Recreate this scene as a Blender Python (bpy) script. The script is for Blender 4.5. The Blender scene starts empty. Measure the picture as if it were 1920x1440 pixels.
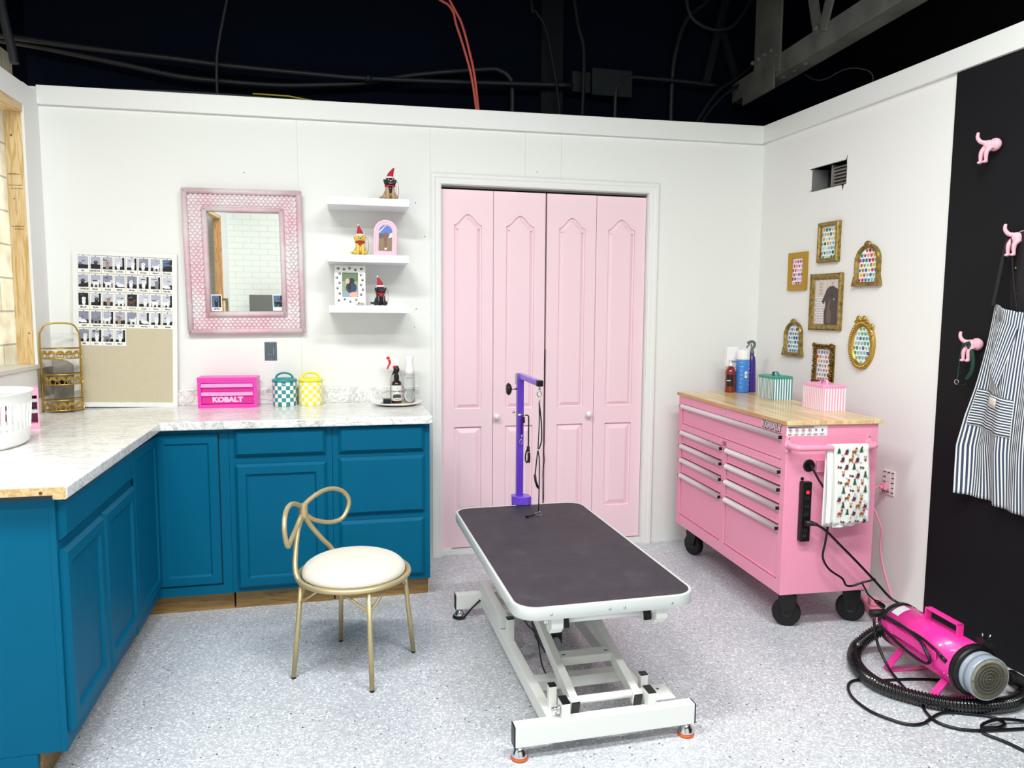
import bpy, math, random
from mathutils import Vector, Matrix, Euler
D = bpy.data; COL = bpy.context.scene.collection
PI = math.pi

# ---------------------------------------------------------------- materials
def lin(h):
    if isinstance(h, str):
        c = [int(h[i:i+2], 16)/255 for i in (0, 2, 4)]
        return tuple((x/12.92 if x <= .04045 else ((x+.055)/1.055)**2.4) for x in c) + (1,)
    return tuple(h) + (1,) if len(h) == 3 else h
_mats = {}
def M(name, col, rough=.5, metal=0, bump=None, var=None, coat=0, trans=0, emit=None, spec=.5, ior=1.45, sheen=0, alpha=1):
    if name in _mats: return _mats[name]
    m = D.materials.new(name); m.use_nodes = True; nt = m.node_tree; N = nt.nodes; L = nt.links
    b = N['Principled BSDF']; b.inputs['Base Color'].default_value = lin(col)
    b.inputs['Roughness'].default_value = rough; b.inputs['Metallic'].default_value = metal
    b.inputs['Coat Weight'].default_value = coat; b.inputs['Transmission Weight'].default_value = trans
    b.inputs['Specular IOR Level'].default_value = spec; b.inputs['IOR'].default_value = ior
    b.inputs['Sheen Weight'].default_value = sheen; b.inputs['Alpha'].default_value = alpha
    if emit: b.inputs['Emission Color'].default_value = lin(emit[0]); b.inputs['Emission Strength'].default_value = emit[1]
    if bump or var:
        tc = N.new('ShaderNodeTexCoord')
    if var:   # (scale, colour2, lo, hi)
        n = N.new('ShaderNodeTexNoise'); n.inputs['Scale'].default_value = var[0]; n.inputs['Detail'].default_value = 5
        r = N.new('ShaderNodeValToRGB'); r.color_ramp.elements[0].position = var[2]; r.color_ramp.elements[1].position = var[3]
        r.color_ramp.elements[0].color = lin(col); r.color_ramp.elements[1].color = lin(var[1])
        L.new(tc.outputs['Object'], n.inputs['Vector']); L.new(n.outputs['Fac'], r.inputs['Fac']); L.new(r.outputs['Color'], b.inputs['Base Color'])
    if bump:  # (scale, strength[, stretch])
        n = N.new('ShaderNodeTexNoise'); n.inputs['Scale'].default_value = bump[0]; n.inputs['Detail'].default_value = 4
        bp = N.new('ShaderNodeBump'); bp.inputs['Strength'].default_value = bump[1]; bp.inputs['Distance'].default_value = .002
        if len(bump) > 2:
            mp = N.new('ShaderNodeMapping'); mp.inputs['Scale'].default_value = bump[2]
            L.new(tc.outputs['Object'], mp.inputs['Vector']); L.new(mp.outputs['Vector'], n.inputs['Vector'])
        else: L.new(tc.outputs['Object'], n.inputs['Vector'])
        L.new(n.outputs['Fac'], bp.inputs['Height']); L.new(bp.outputs['Normal'], b.inputs['Normal'])
    _mats[name] = m; return m
def nodes(m): return m.node_tree.nodes, m.node_tree.links, m.node_tree.nodes['Principled BSDF']
def ramp(N, stops, interp='LINEAR'):
    r = N.new('ShaderNodeValToRGB'); cr = r.color_ramp; cr.interpolation = interp
    while len(cr.elements) < len(stops): cr.elements.new(.5)
    for e, (p, c) in zip(cr.elements, stops): e.position = p; e.color = lin(c)
    return r
def mix(N, L, fac, a, b, mode='MIX'):
    x = N.new('ShaderNodeMix'); x.data_type = 'RGBA'; x.blend_type = mode
    if isinstance(fac, (int, float)): x.inputs[0].default_value = fac
    else: L.new(fac, x.inputs[0])
    for s, i in ((a, 6), (b, 7)):
        if isinstance(s, (str, tuple)): x.inputs[i].default_value = lin(s)
        else: L.new(s, x.inputs[i])
    return x.outputs[2]
def mathn(N, L, op, a, b=None):
    x = N.new('ShaderNodeMath'); x.operation = op
    for i, s in enumerate((a, b)):
        if s is None: continue
        if isinstance(s, (int, float)): x.inputs[i].default_value = s
        else: L.new(s, x.inputs[i])
    return x.outputs[0]

WHITE = M('white_gloss_paint', 'eeefec', .4)
WALLP = M('white_wall_paint', 'ededeb', .62, bump=(60, .12))
TRIMW = M('trim_paint', 'e9ebe8', .4)
SHELFW = M('white_laminate', 'eceef4', .45)
BLACKP = M('black_wall_paint', '0e0f13', .62, bump=(90, .15), spec=.3)
DARK = M('dark_void_paint', '030817', .9, spec=.1)
DARKM = M('dark_painted_metal', '0b0f15', .55, spec=.35)
DARKG = M('dark_grey_steel', '60615d', .65, spec=.3, var=(6, '4a4c48', .35, .7))
BLK = M('black_plastic', '0b0b0d', .38)
BLKR = M('black_rubber', '0c0c0e', .6)
CHROME = M('chrome', 'd8d8da', .12, 1)
STEEL = M('brushed_steel', 'b9bcc0', .33, 1)
DOORP = M('pale_pink_paint', 'f1d4dd', .42, bump=(45, .08))
CARTP = M('cart_pink_enamel', 'f19cb9', .4, coat=.05)
CARTS = M('cart_pink_enamel_side', 'f59cbb', .32, coat=.3)
HOT = M('hot_pink_enamel', 'f0329f', .33, coat=.3)
HOT2 = M('magenta_enamel', 'ee3fb4', .35, coat=.2)
ALU = M('drawer_pull_aluminium', 'd6cbd1', .5, .15)
TEAL = M('teal_cabinet_paint', '005e80', .5, bump=(40, .25, (1, 1, .12)), var=(3, '005a7b', .3, .75), spec=.12)
GOLD = M('antique_gold', 'a89055', .36, .8, bump=(120, .3), var=(50, '6b552a', .42, .72))
GOLD2 = M('bright_gold', 'c4a24c', .32, .85)
GOLDF = M('flat_gold_paint', 'bb9335', .42, .55)
CHAIRG = M('champagne_gold', 'c4b48a', .42, .55)
CREAM = M('cream_boucle', 'ddd8cb', .9, bump=(260, .8), sheen=.3)
PURP = M('purple_enamel', '5a2fb8', .3, coat=.3)
WOODP = M('paper_white', 'f4f4f2', .7)
PINKL = M('light_pink_plastic', 'f3a9c6', .4)
PINKC = M('pink_cord_plastic', 'f29bb5', .4)
PINKD = M('pink_resin', 'eeb4c2', .45)
TWHITE = M('white_powder_coat', 'e6e8e4', .38)
PORC = M('white_porcelain', 'f1f1ee', .12, coat=.5)
GLASSY = M('clear_plastic', 'f3f6f6', .12, trans=.9, ior=1.3)
RED = M('red_plastic', 'd3122e', .35)
RUST = M('rust_orange_rubber', 'd8632a', .6)
CONC = M('grey_cement', 'a9a59a', .9, bump=(20, .6), var=(9, '77746c', .35, .7))

def make_floor():
    m = M('epoxy_flake_floor', 'b6b9c2', .34, coat=.15); N, L, b = nodes(m)
    tc = N.new('ShaderNodeTexCoord'); base = None
    nz = N.new('ShaderNodeTexNoise'); nz.inputs['Scale'].default_value = 150; nz.inputs['Detail'].default_value = 2
    L.new(tc.outputs['Object'], nz.inputs['Vector'])
    wob = N.new('ShaderNodeVectorMath'); wob.operation = 'MULTIPLY_ADD'
    wob.inputs[1].default_value = (.009,)*3; L.new(nz.outputs['Color'], wob.inputs[0]); L.new(tc.outputs['Object'], wob.inputs[2])
    outs = []
    for sc, stops in ((210, [(0, 'b5babf'), (.3, 'c4c8cd'), (.62, 'cfd3d6'), (.84, 'eff1f3')]),
                      (120, [(0, '1b2233'), (.012, '000000'), (.02, '000000'), (.985, 'ffffff')])):
        v = N.new('ShaderNodeTexVoronoi'); v.inputs['Scale'].default_value = sc*.85; L.new(wob.outputs[0], v.inputs['Vector'])
        s = N.new('ShaderNodeSeparateColor'); L.new(v.outputs['Color'], s.inputs[0])
        outs.append((v, s, stops))
    r = ramp(N, outs[0][2], 'CONSTANT'); L.new(outs[0][1].outputs[0], r.inputs['Fac'])
    dk = mathn(N, L, 'LESS_THAN', outs[1][1].outputs[1], .03); near = mathn(N, L, 'LESS_THAN', outs[1][0].outputs['Distance'], .32)
    f = mathn(N, L, 'MULTIPLY', dk, near)
    c = mix(N, L, f, r.outputs['Color'], '20283a')
    big = N.new('ShaderNodeTexNoise'); big.inputs['Scale'].default_value = 1.3; L.new(tc.outputs['Object'], big.inputs['Vector'])
    r2 = ramp(N, [(.3, 'e9e9ee'), (.7, 'ffffff')]); L.new(big.outputs['Fac'], r2.inputs['Fac'])
    c = mix(N, L, 1, c, r2.outputs['Color'], 'MULTIPLY'); L.new(c, b.inputs['Base Color']); return m
FLOORM = make_floor()
def make_marble():
    m = M('marble_laminate', 'efefec', .22, coat=.2); N, L, b = nodes(m)
    tc = N.new('ShaderNodeTexCoord'); mp = N.new('ShaderNodeMapping'); mp.inputs['Rotation'].default_value = (0, .5, .55); mp.inputs['Scale'].default_value = (1, 2.6, 1.4)
    L.new(tc.outputs['Object'], mp.inputs['Vector']); acc = None
    for sc, w, col in ((7, .03, 'd3d5d4'), (17, .025, 'dfe0de'), (3.2, .013, 'cfd1d3')):
        n = N.new('ShaderNodeTexNoise'); n.inputs['Scale'].default_value = sc; n.inputs['Detail'].default_value = 9; n.inputs['Roughness'].default_value = .62; n.inputs['Distortion'].default_value = 1.1
        L.new(mp.outputs['Vector'], n.inputs['Vector'])
        d = mathn(N, L, 'ABSOLUTE', mathn(N, L, 'SUBTRACT', n.outputs['Fac'], .5)); k = ramp(N, [(0, col), (w, 'ffffff')]); L.new(d, k.inputs['Fac'])
        acc = k.outputs['Color'] if acc is None else mix(N, L, 1, acc, k.outputs['Color'], 'MULTIPLY')
    L.new(mix(N, L, 1, 'f1f1ee', acc, 'MULTIPLY'), b.inputs['Base Color']); return m
MARBLE = make_marble()
def make_wood(name, c1, c2, stretch, scale=9, rough=.5, ringcol=None):
    m = M(name, c1, rough); N, L, b = nodes(m); tc = N.new('ShaderNodeTexCoord'); mp = N.new('ShaderNodeMapping'); mp.inputs['Scale'].default_value = stretch
    L.new(tc.outputs['Object'], mp.inputs['Vector']); n = N.new('ShaderNodeTexNoise'); n.inputs['Scale'].default_value = scale; n.inputs['Detail'].default_value = 6; n.inputs['Distortion'].default_value = .6
    L.new(mp.outputs['Vector'], n.inputs['Vector']); r = ramp(N, [(.32, c2), (.5, c1), (.58, c2), (.66, c1)]); L.new(n.outputs['Fac'], r.inputs['Fac']); L.new(r.outputs['Color'], b.inputs['Base Color']); return m
PINE = make_wood('raw_pine', 'e9cf9d', 'cda566', (8, 8, .7), 5)
KICK = make_wood('raw_toe_board', 'a5834e', '7e6138', (.7, 8, 8), 5)
PARTB = M('particle_board', 'd9bf90', .9, bump=(200, .6), var=(130, 'c3a06a', .42, .62))
def make_butcher():
    m = M('butcher_block', 'ecd3a0', .3, coat=.3); N, L, b = nodes(m); tc = N.new('ShaderNodeTexCoord'); mp = N.new('ShaderNodeMapping')
    mp.inputs['Rotation'].default_value = (0, 0, PI/2); L.new(tc.outputs['Object'], mp.inputs['Vector'])
    br = N.new('ShaderNodeTexBrick'); br.inputs['Scale'].default_value = 1; br.inputs['Brick Width'].default_value = .33; br.inputs['Row Height'].default_value = .038
    br.inputs['Mortar Size'].default_value = .0006; br.inputs['Color1'].default_value = lin('f1deb2'); br.inputs['Color2'].default_value = lin('e0c088'); br.inputs['Mortar'].default_value = lin('cfa96c')
    L.new(mp.outputs['Vector'], br.inputs['Vector']); n = N.new('ShaderNodeTexNoise'); n.inputs['Scale'].default_value = 6; n.inputs['Detail'].default_value = 6
    m2 = N.new('ShaderNodeMapping'); m2.inputs['Scale'].default_value = (14, .8, 8); L.new(tc.outputs['Object'], m2.inputs['Vector']); L.new(m2.outputs['Vector'], n.inputs['Vector'])
    r = ramp(N, [(.3, 'e2d2b8'), (.65, 'ffffff')]); L.new(n.outputs['Fac'], r.inputs['Fac']); L.new(mix(N, L, 1, br.outputs['Color'], r.outputs['Color'], 'MULTIPLY'), b.inputs['Base Color']); return m
BUTCH = make_butcher()
def make_block():
    m = M('painted_concrete_block', 'cfc9b4', .85); N, L, b = nodes(m); tc = N.new('ShaderNodeTexCoord'); mp = N.new('ShaderNodeMapping'); mp.inputs['Rotation'].default_value = (PI/2, 0, PI/2)
    L.new(tc.outputs['Object'], mp.inputs['Vector']); sp = N.new('ShaderNodeSeparateXYZ'); L.new(tc.outputs['Object'], sp.inputs[0]); cb = N.new('ShaderNodeCombineXYZ'); L.new(sp.outputs['Y'], cb.inputs[0]); L.new(sp.outputs['Z'], cb.inputs[1])
    br = N.new('ShaderNodeTexBrick'); br.inputs['Scale'].default_value = 1; br.inputs['Brick Width'].default_value = .4; br.inputs['Row Height'].default_value = .2; br.inputs['Mortar Size'].default_value = .006
    br.inputs['Color1'].default_value = lin('d8d0b9'); br.inputs['Color2'].default_value = lin('cbc5b2'); br.inputs['Mortar'].default_value = lin('9c978a'); L.new(cb.outputs[0], br.inputs['Vector'])
    n = N.new('ShaderNodeTexNoise'); n.inputs['Scale'].default_value = 5; n.inputs['Detail'].default_value = 8; L.new(tc.outputs['Object'], n.inputs['Vector']); r = ramp(N, [(.3, 'c8c4ba'), (.6, 'ffffff')]); L.new(n.outputs['Fac'], r.inputs['Fac'])
    L.new(mix(N, L, 1, br.outputs['Color'], r.outputs['Color'], 'MULTIPLY'), b.inputs['Base Color'])
    bp = N.new('ShaderNodeBump'); bp.inputs['Strength'].default_value = .5; bp.inputs['Distance'].default_value = .01; L.new(n.outputs['Fac'], bp.inputs['Height']); L.new(bp.outputs['Normal'], b.inputs['Normal']); return m
BLOCK = make_block()
def make_brickwhite():
    m = M('white_painted_brick', 'e6e8e2', .6); N, L, b = nodes(m); tc = N.new('ShaderNodeTexCoord'); sp = N.new('ShaderNodeSeparateXYZ'); L.new(tc.outputs['Object'], sp.inputs[0]); cb = N.new('ShaderNodeCombineXYZ'); L.new(sp.outputs['X'], cb.inputs[0]); L.new(sp.outputs['Z'], cb.inputs[1])
    br = N.new('ShaderNodeTexBrick'); br.inputs['Scale'].default_value = 1; br.inputs['Brick Width'].default_value = .21; br.inputs['Row Height'].default_value = .0765; br.inputs['Mortar Size'].default_value = .003
    for k in ('Color1', 'Color2'): br.inputs[k].default_value = lin('e9ece6')
    br.inputs['Mortar'].default_value = lin('cdd0ca'); L.new(cb.outputs[0], br.inputs['Vector']); L.new(br.outputs['Color'], b.inputs['Base Color']); return m
BRICKW = make_brickwhite()
def make_backwall():
    m = M('white_panel_wall', 'e3e6e1', .6); N, L, b = nodes(m); tc = N.new('ShaderNodeTexCoord'); sp = N.new('ShaderNodeSeparateXYZ'); L.new(tc.outputs['Object'], sp.inputs[0])
    tot = None
    for x in (-.76, -.057, .481, .693):
        k = mathn(N, L, 'LESS_THAN', mathn(N, L, 'ABSOLUTE', mathn(N, L, 'SUBTRACT', sp.outputs['X'], x)), .0013)
        tot = k if tot is None else mathn(N, L, 'ADD', tot, k)
    c = mix(N, L, tot, 'e9ebe7', 'd2d5cf'); L.new(c, b.inputs['Base Color'])
    n = N.new('ShaderNodeTexNoise'); n.inputs['Scale'].default_value = 8; n.inputs['Detail'].default_value = 6; mp = N.new('ShaderNodeMapping'); mp.inputs['Scale'].default_value = (6, 6, .5); L.new(tc.outputs['Object'], mp.inputs['Vector']); L.new(mp.outputs['Vector'], n.inputs['Vector'])
    bp = N.new('ShaderNodeBump'); bp.inputs['Strength'].default_value = .12; bp.inputs['Distance'].default_value = .003; L.new(n.outputs['Fac'], bp.inputs['Height']); L.new(bp.outputs['Normal'], b.inputs['Normal']); return m
BACKW = make_backwall()
def make_mat_rubber():
    m = M('ribbed_black_rubber', '3d363f', .58); N, L, b = nodes(m); tc = N.new('ShaderNodeTexCoord')
    v = N.new('ShaderNodeTexVoronoi'); v.inputs['Scale'].default_value = 170; v.inputs['Randomness'].default_value = .05; mp = N.new('ShaderNodeMapping'); mp.inputs['Rotation'].default_value = (0, 0, PI/4); L.new(tc.outputs['Object'], mp.inputs['Vector']); L.new(mp.outputs['Vector'], v.inputs['Vector'])
    bp = N.new('ShaderNodeBump'); bp.inputs['Strength'].default_value = .7; bp.inputs['Distance'].default_value = .002; L.new(v.outputs['Distance'], bp.inputs['Height']); L.new(bp.outputs['Normal'], b.inputs['Normal'])
    n = N.new('ShaderNodeTexNoise'); n.inputs['Scale'].default_value = 11; n.inputs['Detail'].default_value = 9; n.inputs['Roughness'].default_value = .7; L.new(tc.outputs['Object'], n.inputs['Vector'])
    r = ramp(N, [(.45, '322d35'), (.62, '3b363d'), (.74, '585256')]); L.new(n.outputs['Fac'], r.inputs['Fac']); L.new(r.outputs['Color'], b.inputs['Base Color']); return m
RUBBERM = make_mat_rubber()
def make_linen():
    m = M('beige_linen_board', 'cdc5ad', .9, bump=(400, .5), var=(500, 'bfb598', .35, .65)); return m
LINEN = make_linen()
MIRROR = M('mirror_glass', 'f2f5f2', .01, 1)
def make_pinkwicker():
    return M('whitewashed_pink_wicker', 'e4c3cb', .6, bump=(70, .4), var=(7, 'e6dfe1', .36, .62))
WICK = make_pinkwicker()
WICK2 = M('whitewashed_pink_pole', 'd6b1bb', .5, var=(6, 'ddd0d5', .36, .64), bump=(30, .3))

# ---------------------------------------------------------------- geometry builder
class G:
    def __init__(s, T=None): s.v = []; s.f = []; s.mi = []; s.sm = []; s.T = T; s.uv = None
    def add(s, vs, fs, m=0, smooth=False, T=None):
        o = len(s.v)
        for p in vs:
            p = Vector(p)
            if T is not None: p = T @ p
            if s.T is not None: p = s.T @ p
            s.v.append(p)
        for i, f in enumerate(fs):
            s.f.append([o+j for j in f]); s.mi.append(m if isinstance(m, int) else m[i]); s.sm.append(smooth if isinstance(smooth, bool) else smooth[i])
        return s
    def box(s, a, b, m=0, T=None):
        x0, y0, z0 = [min(p, q) for p, q in zip(a, b)]; x1, y1, z1 = [max(p, q) for p, q in zip(a, b)]
        return s.add([(x0,y0,z0),(x1,y0,z0),(x1,y1,z0),(x0,y1,z0),(x0,y0,z1),(x1,y0,z1),(x1,y1,z1),(x0,y1,z1)],
                     [(0,3,2,1),(4,5,6,7),(0,1,5,4),(1,2,6,5),(2,3,7,6),(3,0,4,7)], m, T=T)
    def bar(s, p, q, w, h, m=0, up=(0, 0, 1)):   # square bar from p to q, w across, h along up
        p = Vector(p); q = Vector(q); d = (q-p).normalized(); u = Vector(up); side = d.cross(u).normalized(); u = side.cross(d)
        vs = [c+side*a*w/2+u*b*h/2 for c in (p, q) for a, b in ((-1,-1),(1,-1),(1,1),(-1,1))]
        return s.add(vs, [(3,2,1,0),(4,5,6,7),(0,1,5,4),(1,2,6,5),(2,3,7,6),(3,0,4,7)], m)
    def prism(s, poly, a, b, axis='z', m=0, smooth=False):  # poly 2D ccw
        f = {'z': lambda x, y, t: (x, y, t), 'y': lambda x, y, t: (x, t, y), 'x': lambda x, y, t: (t, x, y)}[axis]; n = len(poly)
        vs = [f(x, y, a) for x, y in poly]+[f(x, y, b) for x, y in poly]
        fs = [tuple(range(n))[::-1], tuple(range(n, 2*n))]+[(i, (i+1) % n, n+(i+1) % n, n+i) for i in range(n)]
        return s.add(vs, fs, m, [False, False]+[smooth]*n)
    def face(s, pts, m=0): return s.add(pts, [tuple(range(len(pts)))], m)
    def frames(s, path, closed):
        P = [Vector(p) for p in path]; n = len(P); T = []
        for i in range(n):
            a = P[i-1] if (i or closed) else P[i]; b = P[(i+1) % n] if (i < n-1 or closed) else P[i]; T.append((b-a).normalized())
        u = T[0].orthogonal().normalized(); out = []
        for i in range(n):
            u = (u-T[i]*u.dot(T[i])); u = u.normalized() if u.length > 1e-6 else T[i].orthogonal().normalized(); out.append((P[i], u, T[i].cross(u)))
        return out
    def tube(s, path, r, n=8, closed=False, m=0, flat=1, seg0=0):
        fr = s.frames(path, closed); k = len(fr); vs = []
        for i, (p, u, w) in enumerate(fr):
            rr = r[i] if isinstance(r, (list, tuple)) else r
            for j in range(n): a = 2*PI*j/n+seg0; vs.append(p+u*math.cos(a)*rr+w*math.sin(a)*rr*flat)
        fs = []; kk = k if closed else k-1
        for i in range(kk):
            i2 = (i+1) % k
            for j in range(n): fs.append((i*n+j, i*n+(j+1) % n, i2*n+(j+1) % n, i2*n+j))
        sm = [True]*len(fs)
        if not closed: fs += [tuple(range(n))[::-1], tuple((k-1)*n+j for j in range(n))]; sm += [False, False]
        return s.add(vs, fs, m, sm)
    def lathe(s, prof, n=24, T=None, m=0, c=(0, 0, 0), smooth=True, mf=None):  # prof (r,z)
        vs = []; fs = []; mm = []
        for r, z in prof:
            for j in range(n): a = 2*PI*j/n; vs.append((c[0]+r*math.cos(a), c[1]+r*math.sin(a), c[2]+z))
        for i in range(len(prof)-1):
            for j in range(n): fs.append((i*n+j, i*n+(j+1) % n, (i+1)*n+(j+1) % n, (i+1)*n+j)); mm.append(mf(i, j) if mf else m)
        sm = [smooth]*len(fs)
        if prof[0][0] > 1e-5: fs.append(tuple(range(n))[::-1]); sm.append(False); mm.append(m)
        if prof[-1][0] > 1e-5: fs.append(tuple((len(prof)-1)*n+j for j in range(n))); sm.append(False); mm.append(m)
        return s.add(vs, fs, mm, sm, T=T)
    def ball(s, c, r, n=14, k=9, m=0, R=None):
        if isinstance(r, (int, float)): r = (r, r, r)
        vs = []; fs = []
        for i in range(k+1):
            th = PI*i/k
            for j in range(n): a = 2*PI*j/n; vs.append((r[0]*math.sin(th)*math.cos(a), r[1]*math.sin(th)*math.sin(a), -r[2]*math.cos(th)))
        for i in range(k):
            for j in range(n): fs.append((i*n+j, i*n+(j+1) % n, (i+1)*n+(j+1) % n, (i+1)*n+j))
        T = Matrix.Translation(c) @ (R.to_4x4() if R else Matrix())
        return s.add(vs, fs, m, True, T=T)
    def rings(s, loops, m=0, cap=True, back=False, smooth=False):  # nested loops with the same number of points
        n = len(loops[0]); vs = [p for l in loops for p in l]; fs = []
        for i in range(len(loops)-1):
            for j in range(n): fs.append((i*n+j, i*n+(j+1) % n, (i+1)*n+(j+1) % n, (i+1)*n+j))
        if cap: fs.append(tuple((len(loops)-1)*n+j for j in range(n)))
        if back: fs.append(tuple(range(n))[::-1])
        return s.add(vs, fs, m, smooth)
    def build(s, name, mats, parent=None, bevel=0, seg=2, remesh=0, subsurf=0, loc=None, rz=0):
        me = D.meshes.new(name); me.from_pydata([tuple(p) for p in s.v], [], s.f)
        if not isinstance(mats, (list, tuple)): mats = [mats]
        for m in mats: me.materials.append(m)
        me.polygons.foreach_set('material_index', s.mi); me.polygons.foreach_set('use_smooth', s.sm)
        if s.uv:
            u = me.uv_layers.new(name='UVMap')
            for lp in me.loops: u.data[lp.index].uv = s.uv[lp.vertex_index]
        me.validate(); me.update(); o = D.objects.new(name, me); COL.objects.link(o)
        if parent: o.parent = parent
        if loc: o.location = loc
        o.rotation_euler.z = rz
        if remesh:
            d = o.modifiers.new('r', 'REMESH'); d.mode = 'VOXEL'; d.voxel_size = remesh; d.use_smooth_shade = True
            d = o.modifiers.new('s', 'SMOOTH'); d.iterations = 3; d.factor = .5
        if bevel:
            d = o.modifiers.new('b', 'BEVEL'); d.width = bevel; d.segments = seg; d.limit_method = 'ANGLE'; d.angle_limit = .6
        if subsurf: d = o.modifiers.new('u', 'SUBSURF'); d.levels = subsurf; d.render_levels = subsurf
        return o
def tag(o, label=None, cat=None, group=None, kind=None):
    if label: o['label'] = label
    if cat: o['category'] = cat
    if group: o['group'] = group
    if kind: o['kind'] = kind
    return o
def thing(name, label, cat, loc=(0, 0, 0), rz=0, group=None, kind=None):
    o = D.objects.new(name, None); COL.objects.link(o); o.location = loc; o.rotation_euler = (0, 0, rz); o.empty_display_size = .05
    return tag(o, label, cat, group, kind)
def struct(name, g, m, parent=None, **k):
    o = g.build(name, m, parent, **k)
    if not parent: o['kind'] = 'structure'
    return o
def text(name, body, size, m, parent=None, T=None, ext=.0005, off=0, align='CENTER', res=3, sx=1, space=1):
    c = D.curves.new(name, 'FONT'); c.body = body; c.size = size; c.extrude = ext; c.align_x = align; c.align_y = 'CENTER'; c.resolution_u = res; c.offset = off; c.space_character = space
    t = D.objects.new(name, c); me = D.meshes.new_from_object(t); D.objects.remove(t); D.curves.remove(c)
    me.transform((T or Matrix()) @ Matrix.Diagonal((sx, 1, 1, 1))); me.materials.clear(); me.materials.append(m); me.name = name
    o = D.objects.new(name, me); COL.objects.link(o)
    if parent: o.parent = parent
    return o
FACE = Matrix.Rotation(PI/2, 4, 'X')   # text facing -y, upright
def catmull(P, k=8, closed=False):
    P = [Vector(p) for p in P]; n = len(P); out = []
    rng = range(n) if closed else range(n-1)
    for i in rng:
        g = (lambda j: P[j % n]) if closed else (lambda j: P[max(0, min(n-1, j))])
        a, b, c, d = g(i-1), g(i), g(i+1), g(i+2)
        for t in range(k):
            t /= k; out.append(.5*((2*b)+(c-a)*t+(2*a-5*b+4*c-d)*t*t+(3*b-a-3*c+d)*t**3))
    if not closed: out.append(P[-1])
    return out
def rrect(x0, y0, x1, y1, r, n=6):
    o = []
    for cx, cy, a in ((x1-r, y0+r, -PI/2), (x1-r, y1-r, 0), (x0+r, y1-r, PI/2), (x0+r, y0+r, PI)):
        for i in range(n+1): t = a+PI/2*i/n; o.append((cx+r*math.cos(t), cy+r*math.sin(t)))
    return o
def offs(poly, d):   # inward offset of ccw polygon
    n = len(poly); o = []
    for i in range(n):
        p0 = Vector(poly[i-1]); p = Vector(poly[i]); p1 = Vector(poly[(i+1) % n]); a = (p-p0).normalized(); b = (p1-p).normalized()
        na = Vector((-a.y, a.x)); nb = Vector((-b.y, b.x)); k = 1+na.dot(nb); k = max(k, .35); q = p+(na+nb)*d/k; o.append((q.x, q.y))
    return o
def rect(x0, z0, x1, z1): return [(x0, z0), (x1, z0), (x1, z1), (x0, z1)]
def panel(g, x0, z0, x1, z1, y, prof, m=0, closed_back=True):   # prof list of (inset, depth towards room -> y - depth)
    loops = [[(p[0], y-d, p[1]) for p in offs(rect(x0, z0, x1, z1), i)] if i else [(p[0], y-d, p[1]) for p in rect(x0, z0, x1, z1)] for i, d in prof]
    g.rings(loops, m, True, closed_back)
XR, RY = 1.9837, .0412; AW = math.atan2(-1, RY)
def RW(s, off, z):   # point on the right wall: s along it from the corner, off from its face
    k = math.hypot(1, RY); return (XR+RY*s/k-off/k, -s/k-off*RY/k, z)
CY = -.0512; CO = Vector((1.3127, -1.3505, 0))
def CK(x, y, z): return (CO.x+x*math.cos(CY)-y*math.sin(CY), CO.y+x*math.sin(CY)+y*math.cos(CY), z)
# ================================================================ the room
XL = -1.973
ROOM = 'structure'
g = G(); g.box((-3.4, -6.6, -.1), (3.2, 1.3, 0)); struct('floor', g, FLOORM)
# back partition with the closet opening (0..1.24 x 0..2.12)
g = G(); DW, DH = 1.24, 2.12
def topz(x): return 2.494+(x+1.87)*.0128
g.prism([(XL-.1, 0), (0, 0), (0, topz(0)), (XL-.1, topz(XL))], 0, .11, 'y')
g.prism([(0, DH), (DW, DH), (DW, topz(DW)), (0, topz(0))], 0, .11, 'y')
g.prism([(DW, 0), (XR+.02, 0), (XR+.02, topz(XR)), (DW, topz(DW))], 0, .11, 'y')
struct('wall_back', g, BACKW)
g = G(); g.box((-.1, .11, 0), (DW+.1, .8, 2.3)); struct('wall_closet', g, DARK)
# white board along the top of the back wall, and along the right wall
g = G(); g.prism([(XL, 2.408), (XR-.018, 2.442), (XR-.018, topz(XR)+.005), (XL, topz(XL)+.005)], -.02, -.0005, 'y')
struct('trim_1', g, TRIMW, bevel=.002)
e = thing('trim_2', None, None, (XR, 0, 0), AW, kind=ROOM)
g = G(); g.prism([(0, 2.448), (5.2, 2.452), (5.2, 2.552), (0, 2.549)], -.02, -.0005, 'y'); g.build('board', TRIMW, e, bevel=.002)
# right wall: white to s=1.39 with the duct hole, black panel beyond
e = thing('wall_right', None, None, (XR, 0, 0), AW, kind=ROOM)
hx0, hx1, hz0, hz1 = .466, .733, 2.093, 2.213; TZ = 2.548
def wedge(pts, s0, s1): return pts
g = G()
g.box((-.02, 0, 0), (hx0, .1, TZ)); g.box((hx1, 0, 0), (1.39, .1, TZ)); g.box((hx0, 0, 0), (hx1, .1, hz0)); g.box((hx0, 0, hz1), (hx1, .1, TZ))
g.build('white_panel', WALLP, e)
g = G(); g.box((1.39, -.004, 0), (5.2, .1, TZ)); g.build('black_panel', BLACKP, e)
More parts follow.
